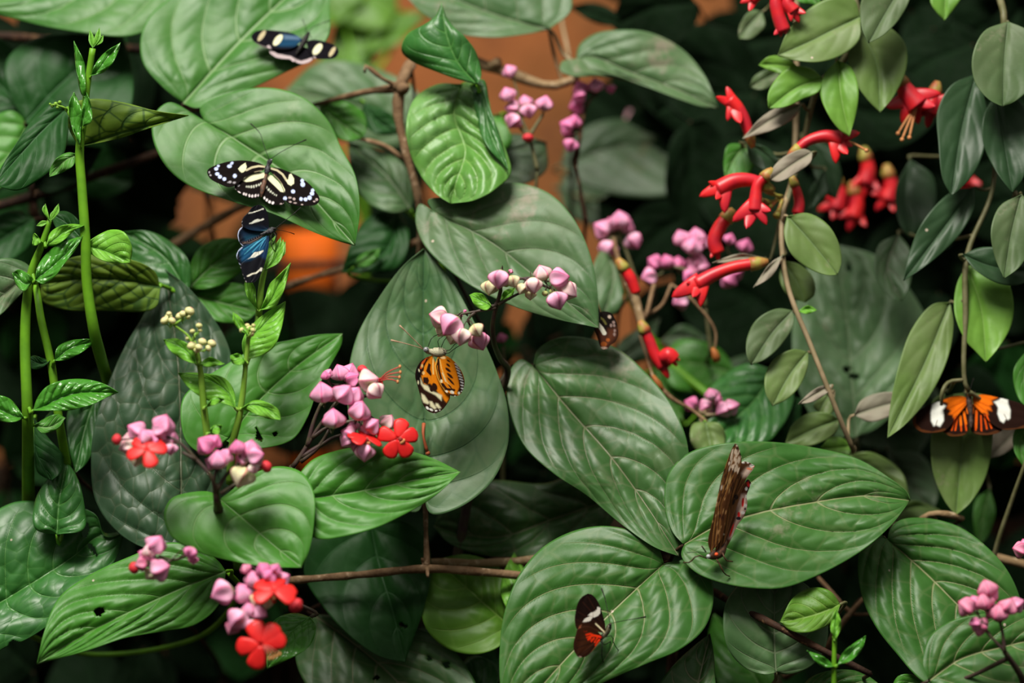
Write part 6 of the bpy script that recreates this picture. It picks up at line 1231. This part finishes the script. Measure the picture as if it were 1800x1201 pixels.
p = hang('hanging tan stem with dusty olive oval leaves in pairs, right of the red flowers', .055, [
  ([(1400, -160, .13), (1395, 300, .1), (1376, 375, .07), (1374, 430, .06), (1384, 500, .055), (1400, 548, .05), (1418, 590, .05), (1440, 645, .045), (1458, 690, .045), (1480, 745, .05), (1500, 792, .06)], [.002, .002, .0022, .0020, .0018, .0018]),
  ], [
  ([(1384, 380), (1425, 425), (1472, 483)], [(1420, 375), (1455, 395), (1475, 430), (1479, 462)], [(1378, 410), (1392, 448), (1425, 474), (1455, 484)], 'olive', dict(dd=-.01, label='largest pale green oval leaf on the stem')),
  ([(1376, 458), (1400, 495), (1415, 532)], [(1405, 465), (1430, 490), (1432, 518)], [(1370, 490), (1385, 520)], 'olive', dict(dd=.02)),
  ([(1394, 546), (1358, 585), (1320, 642)], [(1365, 543), (1330, 562), (1313, 595), (1312, 622)], [(1394, 572), (1375, 605), (1345, 632)], 'oliveb', dict(dd=-.005)),
  ([(1420, 619), (1388, 660), (1358, 714)], [(1395, 614), (1362, 630), (1345, 660), (1346, 692)], [(1420, 645), (1405, 680), (1382, 703)], 'olive', dict(dd=-.005, label='dusty olive leaf with a pinkish tip')),
  ([(1463, 676), (1435, 692), (1403, 711)], [(1440, 680), (1418, 695)], [(1455, 690), (1430, 706)], 'dusty', dict(dd=-.01)),
  ([(1475, 738), (1430, 755), (1380, 780)], [(1455, 726), (1420, 727), (1392, 748)], [(1470, 760), (1435, 781), (1402, 786)], 'olive', dict(dd=.01)),
  ([(1502, 730), (1550, 714), (1600, 702)], [(1512, 706), (1540, 692), (1575, 690)], [(1528, 742), (1562, 733), (1590, 718)], 'dusty', dict(dd=.02)),
  ([(1497, 785), (1470, 788), (1442, 790)], [(1480, 770), (1458, 770)], [(1490, 805), (1460, 810)], 'ovlime', dict(dd=.03)),
  ([(1462, 690), (1450, 705), (1440, 725)], [(1470, 715), (1455, 730)], [(1440, 700), (1430, 715)], 'olive', dict(dd=.02)),
  ([(1402, 548), (1420, 543), (1436, 545)], [(1420, 537)], [(1420, 552)], 'lime', dict(dd=-.005, step=2.5)),
  ], (1400, 0), 'pinkish')
p.done()

p = hang('hanging plant with dark green oval leaves at the right edge above the orange butterfly', .06, [
  ([(1760, -160, .09), (1755, -20, .08), (1765, 35, .06), (1750, 150, .08), (1745, 330, .07), (1700, 450, .06), (1697, 560, .055), (1694, 640, .05), (1696, 672, .05), (1703, 688, .05)], [.003, .0026, .0018, .0016, .0022, .0016]),
  ([(1694, 668, .05), (1668, 672, .05), (1656, 690, .045), (1655, 712, .05)], [.0014, .0016, .0012]),
  ([(1785, 338, .06), (1770, 380, .07), (1760, 430, .07)], [.0012])], [
  ([(1772, 38), (1765, 110), (1763, 188)], [(1730, 55), (1709, 100), (1714, 145), (1738, 175)], [(1808, 55), (1832, 100), (1815, 150), (1785, 178)], 'oliveb', dict(dd=-.02, label='speckled grey-green leaf at the upper right edge')),
  ([(1716, 130), (1690, 230), (1672, 344)], [(1672, 150), (1648, 195), (1650, 255), (1657, 315)], [(1730, 170), (1737, 230), (1715, 300), (1690, 330)], 'olived', dict(dd=.0)),
  ([(1752, 165), (1765, 250), (1780, 340)], [(1730, 200), (1728, 250), (1750, 300)], [(1795, 180), (1812, 250), (1800, 310)], 'olived', dict(dd=-.01)),
  ([(1712, 330), (1660, 400), (1588, 494)], [(1672, 338), (1622, 390), (1600, 440)], [(1712, 365), (1685, 415), (1640, 458)], 'olived', dict(dd=.0)),
  ([(1795, 342), (1778, 410), (1765, 490)], [(1758, 362), (1742, 402), (1748, 450)], [(1825, 370), (1815, 430), (1792, 470)], 'oliveb', dict(dd=-.03)),
  ([(1692, 448), (1740, 468), (1815, 478)], [(1725, 435), (1770, 440)], [(1715, 475), (1760, 500), (1800, 498)], 'olived', dict(dd=-.015)),
  ([(1700, 466), (1725, 545), (1733, 637)], [(1682, 500), (1678, 550), (1698, 600), (1715, 618)], [(1762, 480), (1780, 520), (1778, 570), (1755, 612)], 'ovlime', dict(dd=.0, label='yellow-green shaded oval leaf', fold=.2)),
  ([(1670, 532), (1625, 640), (1560, 770)], [(1640, 535), (1602, 580), (1578, 650), (1564, 720)], [(1676, 570), (1666, 630), (1632, 700), (1590, 748)], 'olive', dict(dd=-.005, label='long drooping olive leaf')),
  ([(1700, 690), (1690, 800), (1680, 906)], [(1660, 700), (1638, 760), (1640, 830), (1660, 880)], [(1740, 700), (1745, 770), (1732, 840), (1705, 885)], 'olive', dict(dd=.01, sy=.15, label='pale leaf hanging below the orange butterfly')),
  ([(1800, 740), (1770, 775), (1738, 806)], [(1760, 745), (1738, 780)], [(1795, 770), (1765, 798)], 'dusty', dict(dd=.04)),
  ([(1810, 610), (1800, 670), (1810, 720)], [(1782, 650), (1790, 700)], [(1830, 660)], 'bright', dict(dd=.0)),
  ([(1830, 740), (1795, 770), (1800, 822)], [(1785, 755), (1782, 790)], [(1840, 790)], 'bright', dict(dd=.0)),
  ([(1580, 412), (1560, 470), (1585, 530)], [(1545, 430), (1538, 480), (1560, 520)], [(1600, 440), (1600, 500)], 'gloomy', dict(dd=.06)),
  ([(1600, 280), (1590, 350), (1600, 420)], [(1575, 330), (1580, 390)], [(1640, 310), (1640, 380)], 'olived', dict(dd=.08)),
  ([(1740, 860), (1730, 900), (1720, 960)], [(1715, 880), (1712, 930)], [(1750, 900), (1735, 945)], 'bright', dict(dd=.08)),
  ([(1660, 690), (1650, 710), (1640, 740)], [(1640, 705)], [(1665, 725)], 'olive', dict(dd=.03)),
  ], (1760, 0))
lipstick(p.e, [(1582, 140), (1596, 165), (1612, 185)], .08, (10, 16, 22), [(250, 42), (205, 46), (10, 46), (330, 44), (290, 44)], stam=[(235, 62), (245, 68), (255, 60)])
lipstick(p.e, [(1645, 155), (1638, 180), (1632, 200)], .09, (9, 13, 18), [(260, 34), (220, 30), (30, 36), (350, 34)])
for x_, y_, a_ in ((1520, 300, 260), (1560, 330, 230), (1500, 360, 250), (1690, 300, 280), (1470, 345, 200)): lipstick(p.e, [(x_, y_ - 30), (x_ + 6, y_), (x_, y_ + 22)], .22, (9, 12, 15), [(a_, 34), (a_ + 50, 30), (a_ - 50, 30)])
p.done()

# green loose stems lower right
p = Plant('climbing_shoot', 'thin olive stem leaning at the right edge above the lower right buds', soilpt(1740, .05), 'olive', 'shoot')
p.path([soilpt(1735, .1), P(1735, 1050, .09), P(1752, 960, .07), P(1775, 890, .06), P(1800, 820, .05), P(1815, 780, .05)], [.002, .0016, .0012])
p.leaf([(1812, 785), (1822, 760), (1820, 720)], [(1805, 750)], [(1840, 750)], 'bright', .05)
p.done()
branch('thick tan branch at the right edge above the lower right buds', [([(1735, 975, .09), (1770, 985, .09), (1830, 998, .08), (1900, 1010, .08)], [.0026, .0034, .0036]), ([(1735, 975, .09), (1715, 1000, .12), (1700, 1200, .14), soilpt(1700, .15)], [.0026, .003])], 'tan', P(1780, 988, .09))
branch('dry curled tan leaf scraps on a twig below the hanging leaf at right', [([(1615, 915, .07), (1640, 903, .06), (1668, 905, .06), (1692, 912, .07)], [.0016, .0026, .0018]), ([(1640, 903, .06), (1650, 925, .07)], [.0012, .0008]), ([(1692, 912, .07), (1690, 960, .1), (1695, 1200, .12), soilpt(1695, .13)], [.0014, .002])], 'tan', P(1650, 905, .06))

# withered lipstick stem at centre right
p = Plant('hanging_plant', 'withered red and tan tube flower stalk hanging in the dark gap right of centre', P(1085, 440, .14), 'bark')
p.path([P(1060, 300, .30), P(1075, 400, .18), P(1090, 465, .13), P(1130, 560, .12), P(1150, 500, .13)], [.002, .0016])
p.path([(1120, 560, .13), (1160, 540, .13), (1180, 500, .14)], [.0016, .001]); p.path([(1210, 520, .12), (1245, 560, .12), (1258, 585, .12), (1256, 620, .12)], [.0012, .0009]); p.path([(1180, 500, .14), (1210, 520, .12)], [.001])
p.path([(1150, 670, .09), (1180, 700, .09), (1215, 720, .09), (1243, 742, .085)], [.0026, .0014, .0012]); p.path([(1125, 590, .12), (1150, 670, .09)], [.001])
lipstick(p.e, [(1092, 465), (1108, 490), (1118, 515)], .10, (8, 10, 8), [], calyx=True)
lipstick(p.e, [(1130, 575), (1142, 600), (1152, 625), (1165, 645)], .09, (8, 9, 10), [(300, 28), (330, 14)], calyx=True)
lipstick(p.e, [(1160, 630), (1175, 626), (1185, 634)], .085, (8, 15, 13), [(310, 18), (340, 16)], calyx=False)
mb = MB(); mb.tube([P(1113, 505, .10), P(1122, 545, .10), P(1130, 580, .095)], [.0028, .0034, .0030], 10); mb.build('withered_tube', STEM['tan'], p.e)
mb = MB(); mb.tube([P(1252, 612, .12), P(1257, 622, .118), P(1260, 634, .12)], [.001, .0034, .0030], 9); mb.build('seed_case', plain('orange_seed_case', (0.42, 0.15, 0.03), 0.6, 0.3, (0.3, 0.09, 0.02), 90), p.e); mb = MB(); mb.tube([P(1148, 660, .09), P(1155, 672, .088), P(1166, 688, .09)], [.001, .0026, .0016], 9); mb.build('seed_case', plain('orange_seed_case', (0.42, 0.15, 0.03), 0.6, 0.3, (0.3, 0.09, 0.02), 90), p.e)
p.done()

# far orange dish and fruit in the left gap, far dark butterfly-like bloom
def lathe(mb, c, prof, seg=28, mi=0):
    vs = [(c[0] + r * math.cos(2 * math.pi * k / seg), c[1] + r * math.sin(2 * math.pi * k / seg), c[2] + z_) for r, z_ in prof for k in range(seg)]
    mb.add(vs, [(i * seg + k, i * seg + (k + 1) % seg, (i + 1) * seg + (k + 1) % seg, (i + 1) * seg + k) for i in range(len(prof) - 1) for k in range(seg)], mi)
ORP = plain('orange_glazed_clay', (0.78, 0.125, 0.006), 0.7, 0.15, (0.62, 0.12, 0.01), 20)
pot = thing('plant_pot', 'far out-of-focus bright orange pot seen in the gap right of the blue butterfly', 'pot', P(540, 560, .62))
c = P(545, 545, .62); c = (c.x, c.y, GZ(c.x, c.y) + .0)
topz = P(540, 408, .62).z; hgt = topz - c[2]; mb = MB(); RP = 44 * PX(.62)
lathe(mb, c, [(0.001, 0), (RP * .75, 0), (RP * .92, hgt * .55), (RP, hgt * .80), (RP * 1.12, hgt * .81), (RP * 1.12, hgt), (RP * .98, hgt), (RP * .95, hgt * .8), (0.001, hgt * .78)]); mb.build('pot_body', ORP, pot)
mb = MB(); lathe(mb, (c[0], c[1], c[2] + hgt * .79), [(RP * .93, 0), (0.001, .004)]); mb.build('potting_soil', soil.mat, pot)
branch('dark stick crossing in front of the orange pot', [([(470, 468, .5), (540, 466, .5), (640, 462, .5)], [.004, .004]), ([(640, 462, .5), (700, 600, .5), soilpt(700, .5)], [.004, .004])], 'darkbark', P(540, 466, .5))

# ---------------------------------------------------------------- dense background foliage
def generic(kind, seed):
    tmp = leaf(None, [(850, 700), (900, 600), (905, 480)], [(820, 690), (790, 620), (810, 550), (860, 500)], [(900, 690), (960, 630), (965, 560), (935, 505)], kind, 0, step=9, name='leaf', sy=.0)
    me = tmp.data; bpy.data.objects.remove(tmp); return me
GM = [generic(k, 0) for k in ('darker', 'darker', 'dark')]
def inpoly(x, y, polys):
    for x0, y0, x1, y1 in polys:
        if x0 - 50 < x < x1 + 50 and y0 - 50 < y < y1 + 50: return True
    return False
OPEN = [(-80, -40, 60, 40), (220, 320, 400, 400), (430, 350, 650, 560), (560, -60, 760, 180), (780, 20, 1150, 250), (460, 120, 600, 150), (1280, -40, 1330, 40), (620, 215, 730, 300), (1720, 350, 1750, 440), (1320, 530, 1350, 570)]
rg = random.Random(11)
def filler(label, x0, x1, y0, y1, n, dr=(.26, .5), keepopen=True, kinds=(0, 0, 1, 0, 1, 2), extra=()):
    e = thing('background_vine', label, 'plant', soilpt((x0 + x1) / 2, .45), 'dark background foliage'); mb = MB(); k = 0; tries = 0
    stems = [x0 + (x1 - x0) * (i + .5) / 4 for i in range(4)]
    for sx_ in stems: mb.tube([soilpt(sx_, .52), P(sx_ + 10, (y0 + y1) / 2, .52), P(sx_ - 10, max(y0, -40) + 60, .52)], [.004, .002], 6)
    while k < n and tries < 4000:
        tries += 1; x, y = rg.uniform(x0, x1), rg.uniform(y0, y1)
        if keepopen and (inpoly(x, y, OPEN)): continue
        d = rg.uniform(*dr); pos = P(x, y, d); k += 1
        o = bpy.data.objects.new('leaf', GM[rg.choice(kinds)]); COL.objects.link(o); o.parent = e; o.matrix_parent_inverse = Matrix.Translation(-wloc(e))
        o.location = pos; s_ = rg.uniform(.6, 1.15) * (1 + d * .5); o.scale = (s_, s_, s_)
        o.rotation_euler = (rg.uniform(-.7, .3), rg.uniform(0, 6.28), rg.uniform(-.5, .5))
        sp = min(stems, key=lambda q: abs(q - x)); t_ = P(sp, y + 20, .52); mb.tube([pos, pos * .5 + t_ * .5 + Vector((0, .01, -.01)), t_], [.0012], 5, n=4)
    for x, y, d, s_, rx, ry in extra:  # blackish leaves added to darken the gaps around the pot
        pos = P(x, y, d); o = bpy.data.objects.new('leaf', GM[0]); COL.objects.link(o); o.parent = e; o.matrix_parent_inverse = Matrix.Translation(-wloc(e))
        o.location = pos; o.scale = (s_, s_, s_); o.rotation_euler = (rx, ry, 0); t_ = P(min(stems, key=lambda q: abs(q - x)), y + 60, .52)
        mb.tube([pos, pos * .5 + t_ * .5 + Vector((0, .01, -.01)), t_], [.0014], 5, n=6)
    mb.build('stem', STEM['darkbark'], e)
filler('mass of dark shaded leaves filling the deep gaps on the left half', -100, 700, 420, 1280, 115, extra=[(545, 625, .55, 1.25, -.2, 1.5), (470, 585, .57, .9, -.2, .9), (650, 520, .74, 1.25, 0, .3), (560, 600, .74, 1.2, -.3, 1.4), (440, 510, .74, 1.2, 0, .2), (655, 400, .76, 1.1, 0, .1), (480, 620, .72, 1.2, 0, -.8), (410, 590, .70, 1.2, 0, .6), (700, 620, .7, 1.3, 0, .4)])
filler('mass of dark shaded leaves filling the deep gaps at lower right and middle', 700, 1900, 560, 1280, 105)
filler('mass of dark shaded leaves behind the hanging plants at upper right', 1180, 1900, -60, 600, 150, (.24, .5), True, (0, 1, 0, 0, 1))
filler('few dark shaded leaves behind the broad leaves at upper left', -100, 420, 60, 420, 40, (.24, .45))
print('TRIS', sum(len(m.polygons) for m in bpy.data.meshes) * 4)
